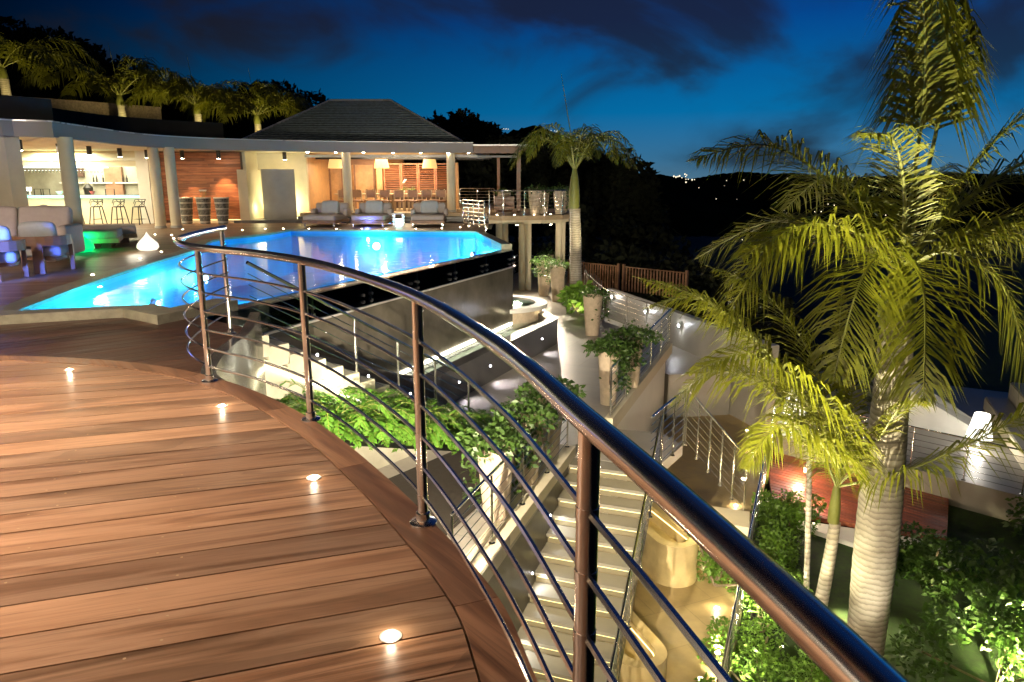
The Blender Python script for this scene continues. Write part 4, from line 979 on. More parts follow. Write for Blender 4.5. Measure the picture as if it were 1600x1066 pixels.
# pendant lamps
for i, x in enumerate((-8.25, -6.1, -3.85)):
    t = thing('pendant_lamp', ['glowing woven pendant lamp over the table end by the sliding panels', 'glowing woven pendant lamp over the middle of the dining table', 'glowing woven pendant lamp over the table end by the end column'][i], 'pendant lamp', (x, 34.5, 2.1), 'pendant lamps over the dining table')
    MB().lathe([(.36, 2.14), (.28, 2.55), (.27, 2.55), (.35, 2.14)], 20, (x, 34.5, 0)).build('shade', 'glowwarm', t)
    MB().tube([(x, 34.5, 2.55), (x, 34.5, FZ0 + .03)], .008, 5).build('cord', 'black', t)
    MB().lathe([(.05, 2.3), (.07, 2.36), (.03, 2.44)], 10, (x, 34.5, 0)).build('bulb_glass', 'glow', t)
    light('POINT', (x, 34.5, 2.05), 22, (1, .75, .45), t, .08)
# balcony furniture
t = thing('balcony_bench', 'low timber bench with cushion on the balcony', 'bench', (-.3, 31.2, .2))
MB().box(-.75, .1, 30.9, 31.5, .42, .5).build('seat', 'brownwood', t, smooth=False); MB().box(-.75, .1, 31.5, 31.58, .5, .9).build('backrest', 'brownwood', t, smooth=False)
for x in (-.7, .02):
    for y in (30.92, 31.44): MB().box(x, x + .06, y, y + .06, .2, .42).build('leg', 'brownwood', t, smooth=False)

# ================================================================== POTS, VINES, FERNS, BUSHES
def leaf_cloud(mb, n, fn, size, rnd, droop=.3):
    for _ in range(n):
        p = Vector(fn()); s = size * rnd.uniform(.4, 1.35)
        d = Vector((rnd.gauss(0, 1), rnd.gauss(0, 1), rnd.gauss(-droop, .7))).normalized()
        w_ = d.cross(Vector((rnd.gauss(0, 1), rnd.gauss(0, 1), rnd.gauss(0, 1)))).normalized()
        q = p + d * s; m = p + d * s * .45 + Vector((0, 0, .06 * s))
        mb.add([p, m + w_ * s * .26, q, m - w_ * s * .26], [(0, 1, 2), (0, 2, 3)])
pot_n = [0]
def pot(label, x, y, z, h=1.2, r=.26, plant=None, n=420, spread=.5, fall=.5, seed=1, vmat='vine'):
    t = thing('tall_pot', label, 'pot', (x, y, z), 'tall cream pots')
    MB().lathe([(r * .66, 0), (r * .78, h * .35), (r * .95, h * .85), (r, h), (r * .86, h), (r * .8, h - .08), (.01, h - .08)], 20, (x, y, z)).build('body', 'pot', t)
    MB().lathe([(r * .8, h - .075), (.01, h - .06)], 14, (x, y, z)).build('soil', 'soil', t)
    if plant:
        rnd = random.Random(seed); v = thing('vine', plant, 'plant', (x, y, z + h - .06), 'vines in the tall pots')
        mb = MB()
        def fn():
            a = rnd.uniform(0, 6.283); q = rnd.random()
            if rnd.random() < .62:
                rr = spread * math.sqrt(rnd.random()); return (x + rr * math.cos(a), y + rr * math.sin(a), z + h + .02 + (spread * .55) * (1 - rr / spread) * rnd.random() + rnd.uniform(-.05, .1))
            rr = r * 1.0 + rnd.uniform(.0, .2); sector = (seed * 2.1) + rnd.gauss(0, .7)
            return (x + rr * math.cos(sector), y + rr * math.sin(sector), z + h - fall * h * rnd.random() ** 1.2)
        leaf_cloud(mb, int(n * 1.5), fn, .105, rnd); mb.build('leaves', vmat, v, smooth=False)
        mb = MB()
        for k in range(5):
            a = seed * 2.1 + rnd.gauss(0, .6); mb.tube([(x, y, z + h - .06), (x + r * .8 * math.cos(a), y + r * .8 * math.sin(a), z + h + .12), (x + (r + .12) * math.cos(a), y + (r + .12) * math.sin(a), z + h - .05), (x + (r + .1) * math.cos(a), y + (r + .1) * math.sin(a), z + h - fall * h * .8)], .006, 4)
        mb.build('stems', 'bark', v)
    return t
pot('tall cream pot with trailing vine at the top of the garden stairs railing', .62, 11.45, GZ, 1.05, .26, 'leafy green vine spilling from the pot at the head of the garden stairs', 620, .55, .5, 1)
pot('tall cream pot with trailing vine halfway along the stair kerb', .22, 10.25, GZ, 1.05, .26, 'leafy green vine spilling from the pot halfway along the kerb', 620, .5, .6, 2)
pot('tall cream pot with trailing vine, lowest along the stair kerb', -.22, 9.1, GZ, 1.05, .26, 'leafy green vine spilling from the lowest pot along the kerb', 620, .5, .8, 4)
pot('tall cream pot inside the corner of the terrace railing', 2.0, 14.3, GZ, 1.15, .24, 'dark leafy vine over the pot in the corner of the terrace railing', 700, .5, .7, 3)
pot('tall cream pot behind the vine in the terrace railing corner', 2.65, 15.4, GZ, 1.15, .24, 'dark leafy vine over the second pot along the terrace railing', 700, .6, .5, 5)
pot('tall cream pot standing alone on the bend of the terrace', 2.42, 21.2, GZ, 1.2, .3, 'sparse vine behind the lone pot on the terrace bend', 160, .45, .6, 6)
pot('tall cream pot in front of the spiky plant beyond the spa', 1.75, 27.4, GZ, 1.35, .3, 'leafy vine on the pot before the spiky plant', 300, .6, .5, 7)
pot('tall cream pot second from the spa along the far railing', 1.3, 28.8, GZ, 1.35, .3, 'leafy vine on the pot second from the spa', 260, .6, .4, 8)
pot('tall cream pot under the balcony corner', 1.7, 33.5, GZ, 1.2, .3, 'leafy vine on the pot under the balcony corner', 200, .5, .4, 9)
pot('tall cream pot on the balcony beside the pergola post', .95, 29.9, .2, .95, .3, 'leafy plant in the balcony pot beside the pergola post', 160, .5, .4, 10)
pot('tall cream pot paired behind the first on the balcony', 1.3, 30.4, .2, .9, .26, 'leafy plant in the second pot on the balcony', 200, .5, .7, 11)
pot('tall cream pot at the balcony corner nearest the tall palm', 2.0, 30.4, .2, .95, .3, 'leafy plant in the pot at the balcony corner', 240, .5, .8, 12)
pot('tall cream pot at the far end of the balcony railing', 2.2, 31.3, .2, .95, .3)
pot('small cream pot on the balcony behind the bench', -.35, 33.0, .55, .5, .3, 'small leafy plant in the pot behind the bench', 90, .4, .2, 13)
MB_st = tag(MB().box(-.7, 0, 32.7, 33.3, .2, .55).build('pot_stand', 'brownwood', smooth=False), 'low timber stand under the small pot behind the balcony bench', 'stand')

def frond(rach, leaf, P, n, ll, r0=.02, rnd=random, droop=.35, fwd=.55, w_=.022, start=.12, both=True, curl=.5):
    Q = spline(P, 10); L = [0]
    for i in range(len(Q) - 1): L.append(L[-1] + (Q[i + 1] - Q[i]).length)
    rach.tube(Q[::2] if len(Q) % 2 else Q[::2] + [Q[-1]], [r0 * (1 - .85 * i / max(1, len(Q[::2]) - 1 + (0 if len(Q) % 2 else 1))) for i in range(len(Q[::2]) + (0 if len(Q) % 2 else 1))], 5)
    up = Vector((0, 0, 1)); j = 0
    for k in range(n):
        f = start + (1 - start) * (k + .5) / n; s = f * L[-1]
        while j < len(L) - 2 and L[j + 1] < s: j += 1
        t = (Q[j + 1] - Q[j]).normalized(); p = Q[j].lerp(Q[j + 1], (s - L[j]) / max(1e-6, L[j + 1] - L[j]))
        side = t.cross(up)
        if side.length < .25: side = side + Vector((.5, -.3, 0))
        side.normalize()
        prof = math.sin(math.pi * min(1, .12 + f * .9)) ** .6 * (1 if f < .8 else 1 - (f - .8) * 1.5)
        for sg in (-1, 1):
            l = ll * prof * rnd.uniform(.8, 1.12)
            d = (side * sg * rnd.uniform(.55, .95) + t * (fwd + .5 * f) + up * rnd.uniform(-.25, .45)).normalized()
            m = p + d * l * .5 - up * l * droop * .16; e = p + d * l * (1 - .25 * curl) - up * l * droop * rnd.uniform(.7, 1.3)
            ww = t.cross(d).cross(d).normalized() * w_ * rnd.uniform(.8, 1.2)
            ww = (ww + t * w_ * .3)
            leaf.add([p - ww * .5, p + ww * .5, m + ww, m - ww, e], [(0, 1, 2, 3), (3, 2, 4)])

def fern(loc, size, rnd):
    t = thing('fern', 'bright green fern in the bed beside the pool stairs', 'fern', loc, 'ferns below the pool stairs')
    a_, b_ = MB(), MB()
    for k in range(13):
        a = k * 2.4 + rnd.uniform(-.3, .3); el = rnd.uniform(.35, 1.1); d = Vector((math.cos(a), math.sin(a), 0)); p = Vector(loc); s = size * rnd.uniform(.75, 1.15)
        frond(a_, b_, [p, p + d * s * .28 + Vector((0, 0, s * .5 * el)), p + d * s * .65 + Vector((0, 0, s * .62 * el)), p + d * s + Vector((0, 0, s * .35 * el))], 22, s * .2, .008, rnd, .2, .3, .02, .1)
    a_.build('stems', 'stem', t); b_.build('fronds', 'fern', t, smooth=False)
rnd = random.Random(3)
bed = sheet('fern_bed', [(-3.3, 8.6), (-.5, 12.2), (.3, 11.2), (-1.0, 8.2), (-2.6, 6.6)], GZ + .02, 'soil')
def bedz(s_): return GZ + .02 + .62 * max(0, (slope_z(s_) - GZ) - .25)
bq = [(*sp_(s_, d_), bedz(s_) - .02) for s_ in (-.2, .6, 1.5, 2.5, 3.5, 4.6) for d_ in (SW - .02, SW + 1.5)]
bed2 = struct(MB().add(bq, [(2 * i, 2 * i + 1, 2 * i + 3, 2 * i + 2) for i in range(5)]).build('planting_bank', 'soil', smooth=False))
for k in range(40):
    s = rnd.uniform(.1, 4.1) if k > 8 else rnd.uniform(2.4, 4.0); d = SW + rnd.uniform(.1, 1.3); q = sp_(s, d)
    fern((q[0], q[1], bedz(s)), rnd.uniform(.6, .95), rnd)
light('SPOT', (*sp_(3.6, SW + .3), bedz(3.6) + .75), 60, (1, .95, .6), None, .06, (*sp_(2.4, SW + .5), bedz(2.4) + .1), 130, .8, 'fern_spot')

def bush(label, loc, size, n, leaf, mat, seed, cat='bush', group=None, stems=5):
    rnd = random.Random(seed); t = thing('bush', label, cat, loc, group); x, y, z = loc; mb = MB(); sb = MB()
    lumps = [(rnd.gauss(0, .42), rnd.gauss(0, .42), rnd.uniform(.3, .9), rnd.uniform(.28, .5)) for _ in range(9)]
    def fn():
        l = rnd.choice(lumps); v = Vector((rnd.gauss(0, 1), rnd.gauss(0, 1), rnd.gauss(0, 1))).normalized() * l[3] * rnd.uniform(.55, 1.0) ** .6
        return (x + (l[0] + v.x) * size[0], y + (l[1] + v.y) * size[1], max(z + .03, z + (l[2] + v.z * .8) * size[2]))
    leaf_cloud(mb, n, fn, leaf, rnd, 0)
    mb.build('foliage', mat, t, smooth=False)
    for l in lumps[:stems]: sb.tube([(x, y, z), (x + l[0] * size[0] * .5, y + l[1] * size[1] * .5, z + l[2] * size[2] * .5), (x + l[0] * size[0], y + l[1] * size[1], z + l[2] * size[2])], .02, 5)
    sb.build('branches', 'bark', t)
    return t
LZ = -5.85
sheet('lawn', [(1.2, 2), (40, -4), (60, 30), (30, 42), (9, 26), (7.75, 20.3), (1.5, 5.2)], LZ, 'lawn')
for i, (X, Y, s) in enumerate(((4.15, 10.6, .75), (4.75, 11.7, .85), (5.25, 12.9, .8), (5.7, 14.0, .65), (3.55, 9.1, .7), (2.9, 7.6, .7), (4.2, 8.9, .5))):
    bush('lime green bush behind the path railing, ' + ['by the lower deck, fourth from the picture bottom', 'fifth from the picture bottom', 'sixth from the picture bottom', 'farthest along the path', 'third from the picture bottom', 'lowest in the picture', 'low and tucked behind the others'][i], (X, Y, LZ), (.62, .62, s + .35), 3200, .075, 'bush', 20 + i, group='lit bushes along the path railing')
for i, (X, Y, s) in enumerate(((7.2, 9.3, 1.2), (8.5, 10.2, 1.4), (9.8, 11.5, 1.5), (8.2, 8.2, 1.1), (9.6, 8.6, 1.4), (11.4, 12.6, 1.6), (7.6, 12.0, .9), (10.6, 10.2, 1.5), (7.0, 7.6, .9))):
    bush('dark green garden shrub ' + ['just right of the big trunk base', 'second from the big trunk', 'below the white lamp', 'lowest and nearest the picture bottom', 'in the corner of the picture', 'right below the lounge platform', 'behind the big trunk by the lower deck', 'in the middle of the thicket', 'small, at the foot of the big trunk'][i], (X, Y, LZ), (s, s, s * 1.1), 3200, (.12, .17, .14)[i % 3], ('bushd', 'vine')[i % 2], 40 + i, 'shrub', 'shrubs beyond the big palm')
bush('low green bush beside the cream wall block along the path', (3.45, 11.0, PATHZ), (.45, .4, .8), 1100, .1, 'bush', 71)
bush('spiky yellow-green plant lit at the foot of the far palm', (2.35, 24.6, GZ), (.45, .45, .9), 700, .26, 'bush', 72)
light('SPOT', (2.2, 23.9, GZ + .1), 30, (1, .9, .45), None, .05, (2.4, 24.7, GZ + .8), 100, .7, 'plant_spot')
def garden_spot(label, loc, target, power, col=(1, .86, .5), angle=70):
    t = thing('garden_spotlight', label, 'spotlight', loc); p = Vector(loc); d = (Vector(target) - p).normalized()
    MB().tube([p - Vector((0, 0, .15)), p], .012, 6).build('spike', 'black', t)
    MB().tube([p - d * .05, p + d * .07], .045, 12).build('housing', 'black', t)
    MB().tube([p + d * .06, p + d * .072], .036, 12).build('lens', 'lens', t)
    light('SPOT', p + d * .09, power, col, t, .04, target, angle, .6)
garden_spot('small black garden spotlight aimed at the bushes by the path', (3.75, 9.95, LZ + .75), (4.5, 11.6, LZ + .9), 90, (1, .95, .62), 120)
garden_spot('small black garden spotlight near the picture bottom aimed at the low bushes', (2.75, 8.4, LZ + .95), (3.6, 9.2, LZ + .5), 90, (1, .95, .62), 130)
garden_spot('small black garden spotlight aimed up the big ringed trunk', (4.55, 8.5, LZ + .2), (5.4, 9.9, -2.0), 100, (1, .88, .66), 80)
garden_spot('small black garden spotlight aimed into the big palm crown', (3.6, 8.0, LZ + .2), (4.9, 9.5, 2.0), 2900, (1, .88, .55), 48)
garden_spot('small black garden spotlight behind the big trunk aimed into its right-hand fronds', (7.9, 9.4, LZ + .9), (6.6, 9.3, 1.5), 1500, (1, .87, .5), 80)
garden_spot('small black garden spotlight by the path planter aimed at the long young frond', (2.9, 8.9, PATHZ + .16), (2.7, 9.4, -.2), 270, (1, .87, .48), 80)
garden_spot('small black garden spotlight aimed at the upright palm frond', (3.3, 6.4, LZ + .2), (4.9, 9.2, 3.6), 5200, (1, .9, .5), 24)
garden_spot('small black garden spotlight aimed up the young palm', (4.2, 9.9, LZ + .2), (4.6, 10.3, -1.5), 220, (1, .88, .5), 90)
garden_spot('small black garden spotlight lighting the lawn behind the young palm', (5.6, 11.6, LZ + .5), (5.9, 9.6, LZ + .1), 90, (1, .9, .5), 120)
garden_spot('small black garden spotlight among the dark shrubs', (6.9, 8.4, LZ + .3), (8.3, 9.8, LZ + 1.0), 1300, (1, .9, .5), 110)
garden_spot('small black garden spotlight at the corner of the thicket', (7.6, 6.9, LZ + .5), (9.2, 8.6, LZ + 1.2), 800, (1, .9, .5), 110)

# ================================================================== PALMS
def palm(label, base, top, r0, r1, fronds, seed, shaft=1.0, leafmat_='leaf', ll=.6, n=60, rach=.03, bulge=.0, group=None, w_=.02, droop=.45, rings=True):
    rnd = random.Random(seed); t = thing('palm_tree', label, 'palm tree', base, group); b = Vector(base); p = Vector(top); k = 46
    pts, rs = [], []
    for i in range(k + 1):
        f = i / k; pts.append(b.lerp(p, f) + Vector((math.sin(f * 2.2) * .04, 0, 0))); r = r0 + (r1 - r0) * f + bulge * math.sin(math.pi * min(1, f * 1.15)) ** 2
        rs.append(r * (1 + (.012 * (1 if i % 2 else -1) if rings else 0)))
    MB().tube(pts, rs, 20).build('trunk', 'trunk', t, angle=80)
    ct = p + Vector((0, 0, shaft))
    if shaft > 0: MB().tube([p, p + Vector((0, 0, shaft * .3)), p + Vector((0, 0, shaft * .75)), ct], [r1 * 1.02, r1 * 1.05, r1 * .75, r1 * .35], 12).build('crownshaft', 'stem', t)
    for fr in fronds:
        a_, b_ = MB(), MB(); pp = [ct - Vector((0, 0, .1))] + [Vector(q) for q in fr['p']]
        frond(a_, b_, pp, fr.get('n', n), fr.get('ll', ll), fr.get('r', rach), rnd, fr.get('droop', droop), .35, fr.get('w', w_), fr.get('start', .14))
        fo = b_.build('frond', fr.get('m', leafmat_), t, smooth=False); a_.build('rachis', 'stem', fo)
    return t
big = Vector((5.35, 9.85, .15))
F = []
def F_(*p, **k): F.append(dict(p=[Vector(q) for q in p], **k))
F_((5.25, 9.6, 1.7), (5.1, 9.35, 2.9), (4.7, 9.1, 3.9), (3.9, 8.9, 4.3), ll=1.0, start=.40, droop=.95, n=150, w=.026)
F_((5.4, 9.6, 1.5), (5.35, 9.35, 2.8), (5.1, 9.2, 3.9), (4.8, 9.0, 4.6), ll=.9, start=.42, droop=.9, n=130, w=.026)
F_((4.5, 9.7, 1.25), (3.3, 9.4, 1.95), (2.15, 9.1, 1.75), ll=1.2, n=120)
F_((4.5, 9.3, .85), (3.6, 8.9, 1.0), (2.7, 8.6, .6), ll=1.1, n=120)
F_((4.6, 10.4, .8), (3.8, 10.9, .9), (2.9, 11.4, .3), ll=1.1)
F_((6.0, 9.6, 1.3), (6.9, 9.3, 1.9), (7.7, 9.0, 1.5), ll=1.1, n=120)
F_((6.2, 9.4, .9), (7.2, 8.9, .95), (8.1, 8.4, .1), ll=1.1, n=120)
F_((5.9, 10.6, 1.2), (6.5, 11.5, 1.7), (7.2, 12.3, 1.2), ll=1.1)
F_((5.3, 10.8, 1.2), (5.1, 11.9, 1.6), (4.8, 12.9, 1.0), ll=1.1)
F_((6.0, 9.2, 1.0), (6.8, 8.7, 1.2), (7.6, 8.3, .7), ll=1.0)
F_((5.0, 9.3, 1.3), (4.5, 8.8, 2.0), (3.9, 8.4, 2.0), ll=.95)
F_((4.6, 9.8, .75), (3.7, 9.8, .75), (2.9, 9.9, .1), ll=1.0)
F_((6.2, 9.9, .75), (7.1, 9.9, .7), (7.9, 9.9, .0), ll=1.0)
F_((5.8, 9.5, 1.5), (6.3, 9.2, 2.3), (6.9, 8.9, 2.3), ll=.95)
for k, (a, rr, z1, z2) in enumerate(((-100, 1.3, -.1, -1.2), (-140, 1.7, .1, -1.0), (-50, 1.7, .1, -1.0), (-15, 2.9, .5, -.4), (-165, 2.8, .5, -.4))):
    c_, s_ = math.cos(R(a)), math.sin(R(a)); x0, y0 = 5.36, 9.85
    F_((x0 + .3 * rr * c_, y0 + .3 * rr * s_, .55 + z1 * .6), (x0 + .72 * rr * c_, y0 + .72 * rr * s_, z1 + .15), (x0 + rr * c_, y0 + rr * s_, z2), ll=.95, n=72)
palm('big palm with thick pale ringed trunk beside the handrail', (5.43, 9.75, LZ), (5.36, 9.85, -.35), .27, .23, F, 5, .75, ll=.8, n=86, rach=.035, bulge=.05, w_=.017, droop=.38)
F = []
F_((4.75, 9.9, -2.4), (3.75, 9.5, -1.05), (2.6, 9.3, -.05), (1.55, 9.2, .32), ll=1.15, n=170, w=.019, droop=.38)
F_((4.8, 9.7, -2.3), (3.9, 9.0, -1.2), (2.9, 8.5, -.55), (2.0, 8.2, -.75), ll=1.0, n=140, w=.019, droop=.42)
F_((4.7, 10.1, -2.3), (3.7, 10.1, -.95), (2.7, 10.2, -.15), (1.9, 10.3, -.3), ll=1.1, n=140, w=.019, droop=.42)
F_((4.6, 10.2, -2.4), (3.8, 10.3, -1.5), (3.0, 10.5, -1.3), (2.4, 10.6, -1.9), ll=1.0, n=110, w=.019, droop=.5)
F_((4.7, 9.7, -2.5), (4.0, 9.2, -1.8), (3.4, 8.8, -1.6), (2.9, 8.5, -2.1), ll=.9, n=110, w=.019, droop=.5)
F_((4.7, 9.9, -2.1), (4.1, 9.6, -.8), (3.3, 9.4, .1), (2.5, 9.3, .45), ll=1.0, n=130, w=.019, droop=.4)
F_((4.9, 10.0, -2.2), (4.6, 9.8, -.9), (4.5, 9.7, .25), ll=.45, start=.5)
F_((5.5, 9.5, -2.5), (6.1, 9.1, -1.95), (7.1, 8.8, -1.15), (8.0, 8.6, -.85), ll=.9, n=110)
F_((4.7, 10.4, -2.5), (4.2, 10.9, -1.7), (3.5, 11.4, -1.3), ll=.6)
F_((5.4, 10.9, -2.4), (5.7, 11.6, -1.6), (6.0, 12.3, -1.5), ll=.6)
F_((5.2, 9.8, -2.3), (5.25, 9.2, -1.4), (5.2, 8.5, -1.2), ll=.5)
palm('slender young palm with smooth grey stem in front of the big trunk', (4.95, 10.45, LZ), (5.08, 10.45, -3.75), .12, .085, F, 6, .7, 'leaf', .55, 60, .022, 0, w_=.02)
palm('thin curved palm stem with pale rings beside the young palm', (4.85, 10.55, LZ), (4.95, 11.4, -2.6), .05, .042, [], 7, 0)
F = []
for k in range(12):
    a = k * .53 + .2; el = .5 + .5 * ((k * 7) % 5) / 5
    F_((2.27 + .7 * math.cos(a), 27 + .7 * math.sin(a), 2.5 + .7 * el), (2.27 + 1.6 * math.cos(a), 27 + 1.6 * math.sin(a), 2.6 + .9 * el), (2.27 + 2.5 * math.cos(a), 27 + 2.5 * math.sin(a), 1.4 + 1.0 * el), ll=.7, n=44, w=.03, m='leaf' if k % 3 else 'leafd')
F_((2.2, 27, 2.8), (1.95, 27, 4.2), (1.75, 27, 5.3), ll=.08, start=.7, n=6)
palm('tall palm with green crownshaft standing beyond the balcony corner', (2.42, 27, -3.2), (2.3, 27, .55), .24, .2, F, 8, 1.45, rach=.03)
garden_spot('small black garden spotlight at the foot of the tall palm', (2.9, 25.2, GZ + .2), (2.3, 26.9, 2.2), 420, (1, .85, .5), 50)
for i, (x, y, z, s, lab) in enumerate(((-24.2, 36, 6.8, 1.2, 'dim palm behind the curved roof at the picture edge'), (-21.9, 42, 6.2, 1.35, 'dim palm behind the curved roof above the bar'), (-18.5, 44, 5.9, 1.1, 'dim palm behind the roof above the timber wall'), (-15.7, 46, 5.5, 1.15, 'dim palm behind the roof next to the hipped roof'))):
    F = []; c = Vector((x, y, z))
    for k in range(11):
        a = k * .571 + i; el = .3 + .7 * ((k * 5) % 7) / 7; d = Vector((math.cos(a), math.sin(a), 0))
        F_(c + d * 1.0 * s + Vector((0, 0, 1.2 * el * s)), c + d * 2.4 * s + Vector((0, 0, 1.5 * el * s)), c + d * 3.7 * s + Vector((0, 0, -.7 + 1.0 * el)), ll=1.3, n=52, w=.05)
    F_(c + Vector((-.1, 0, 1.2)), c + Vector((-.3, 0, 2.8)), ll=.06, start=.7, n=4)
    palm(lab, (x, y, 0), (x, y, z - .5), .25, .2, F, 30 + i, .6, 'leaf', .9, 40, .035, group=None)
    garden_spot(['small garden spotlight under the dim palm at the picture edge', 'small garden spotlight under the dim palm above the bar', 'small garden spotlight under the dim palm above the timber wall', 'small garden spotlight under the dim palm by the hipped roof'][i], (x + 1.2, y - 2.0, 3.6), (x, y, z + .9), 260, (1, .80, .30), 95)
tag(MB().prism([(-30, 40), (-22.8, 44.5), (-22.8, 44.9), (-30, 40.4)], 0, lambda p: 0).build('garden_wall', 'brownwood', smooth=False) if 0 else MB().wall((-30, 37.5), (-22.0, 47), .3, 3, 6.1).build('garden_wall', 'copside', smooth=False), 'brown retaining wall in the garden behind the curved roof', 'wall')
sheet('upper_garden', [(-60, 34.5), (-14, 44.2), (-14, 70), (-60, 70)], 3.0, 'lawn')

# ================================================================== LOWER GARDEN DECK, LOUNGE PLATFORM
LD = -6.15
low = sgroup('lower_deck')
planks([(5.9, 14.9), (6.6, 17.4), (7.5, 19.3), (10.6, 16.2), (9.0, 13.6)], R(-42), .16, .02, LD + .35, LD + .45, 'lowdeck', low)
MB().prism([(5.95, 14.95), (6.62, 17.3), (7.5, 19.2), (10.5, 16.2), (9.0, 13.7)], LD - .3, LD + .345).build('deck_frame', 'gap', low, smooth=False)
ew = thing('curved_bench_wall', 'white wall with rounded end at the edge of the lower timber deck', 'wall', (7, 14, LD))
MB().prism([(5.75, 14.75)] + [(8.3 + .55 * math.cos(a), 12.95 + .55 * math.sin(a)) for a in [R(200 + 18 * k) for k in range(9)]] + [(9.0, 13.5)], LD - .2, LD + .40).build('wall_block', 'white', ew, smooth=False)
plat = sheet('platform', [(7.2, 18.5), (11.2, 14.5), (14.5, 16), (17, 22), (10, 26), (8.2, 21.5)], PATHZ + .004, 'floor', 1.2)
pl = rail_line((7.22, 18.6, PATHZ), (11.2, 14.65, PATHZ), 6)
railing('platform_railing', 'steel railing along the front of the lounge platform', pl, 1.0, pl, 6, .02, .018, .006)
def table_lamp(label, loc, s=1, power=20):
    t = thing('floor_lamp', label, 'lamp', loc)
    MB().lathe([(.16 * s, 0), (.16 * s, .02), (.03 * s, .05), (.03 * s, .3 * s)], 14, loc).build('base', 'white', t)
    MB().lathe([(.26 * s, .3 * s), (.15 * s, .85 * s), (.14 * s, .85 * s), (.25 * s, .3 * s)], 20, loc).build('shade', 'glow', t)
    light('POINT', Vector(loc) + Vector((0, 0, .22 * s)), power, (1, .93, .8), t, .1)
    light('POINT', Vector(loc) + Vector((0, 0, 1.05 * s)), power * .6, (1, .93, .8), t, .1)
table_lamp('glowing white lamp standing on the lounge platform beside the path', (7.95, 19.3, PATHZ + .005), 1.15)
table_lamp('glowing white lamp standing in front of the white sail-shaped seat', (11.9, 17.3, PATHZ + .005), 1.15)
sf = tag(MB().add([(10.6, 19.6, PATHZ + .01), (12.5, 17.9, PATHZ + .01), (12.9, 18.6, PATHZ + .01), (11.2, 20.2, PATHZ + .01), (10.7, 19.8, PATHZ + 1.3), (12.45, 18.1, PATHZ + .2), (12.8, 18.5, PATHZ + .25), (11.1, 20.1, PATHZ + 1.45)],
                  [(0, 1, 5, 4), (1, 2, 6, 5), (2, 3, 7, 6), (3, 0, 4, 7), (4, 5, 6, 7), (3, 2, 1, 0)]).build('canvas_seat', 'white', smooth=False), 'white sail-shaped canvas seat on the lounge platform', 'seat')
bs = thing('stepped_wall', 'cream stepped wall with grey tops rising behind the lounge platform', 'wall', (13, 18, PATHZ))
for k, (o_, z) in enumerate(((0, .35), (.7, .8))):
    MB().prism([(11.9 + o_, 15.4), (12.5 + o_, 15.3), (14.9 + o_, 20.6), (14.3 + o_, 20.8)], PATHZ, PATHZ + z).build('step_block', 'cream', bs, smooth=False)
    MB().prism([(11.93 + o_, 15.42), (12.47 + o_, 15.33), (14.87 + o_, 20.58), (14.33 + o_, 20.78)], PATHZ + z, PATHZ + z + .03).build('cap', 'floor', bs, smooth=False)
pl = rail_line((13.2, 15.2, PATHZ + .8), (15.6, 20.5, PATHZ + .8), 6)
railing('upper_railing', 'steel railing on top of the stepped cream wall', pl, 1.0, pl, 5, .022, .02, .008)
wl = thing('wall_lamp', 'small glowing lamp on the lower timber deck behind the thin palm stem', 'lamp', (7.4, 16.9, LD + .45))
MB().lathe([(.05, 0), (.05, .28)], 12, (7.4, 16.9, LD + .45)).build('body', 'steel2', wl); MB().lathe([(.055, .08), (.055, .2)], 12, (7.4, 16.9, LD + .45)).build('glow_ring', emat('orange_ring', (1, .5, .25), 8), wl)
light('POINT', (7.15, 16.7, LD + .75), 32, (1, .6, .36), wl, .06); light('POINT', (6.9, 15.3, LD + .8), 30, (1, .75, .5), wl, .06)

# --- ramp wall, fence and far walkway beyond the terrace
sheet('far_walkway', [(3.0, 30), (3.1, 23.4), (4.5, 19.9), (6.4, 20.2), (4.4, 28.5), (4.2, 31)], -3.9, 'floor', 1.5)
rwl = thing('ramp_wall', 'grey ramp wall with small lamps beyond the terrace railing', 'wall', (5, 24, -4))
MB().wall((6.9, 18.6), (3.9, 29.2), -.25, -5.4, -2.75).build('wall_face', 'floor', rwl, smooth=False)
wn_ = Vector((-.962, -.272, 0))
for p in ((4.03, 28.5, -2.99), (4.85, 25.6, -3.08), (5.52, 23.2, -3.11)):
    p = Vector(p) + wn_ * .02
    t = wall_spot('ramp_light', p, wn_, 'tiny white lamp on the grey ramp wall', 'ramp wall lamps', 'lensw', .035)
    light('POINT', p + wn_ * .12, 5, (.95, .97, 1), t, .03)
fc = thing('slat_fence', 'brown vertical slat fence beyond the tall palm', 'fence', (4, 31, GZ))
for a, b in (((2.6, 32.5), (4.55, 30.6)), ((4.75, 30.4), (6.9, 28.2))):
    a = Vector((*a, 0)); b = Vector((*b, 0)); n = 20
    for i in range(n + 1):
        p = a.lerp(b, i / n); big_ = i in (0, n)
        MB().obox((p.x, p.y, GZ + (.5 if not big_ else .53)), (.07 if not big_ else .1, .02 if not big_ else .1, 1.05 if not big_ else 1.15), math.atan2((b - a).y, (b - a).x)).build('post' if big_ else 'slat', 'brownwood', fc, smooth=False)
    MB().tube([a + Vector((0, 0, GZ + 1.0)), b + Vector((0, 0, GZ + 1.0))], .025, 6).build('rail', 'brownwood', fc)
light('POINT', (3.6, 30.2, GZ + 2.2), 14, (1, .8, .5), fc, .1)

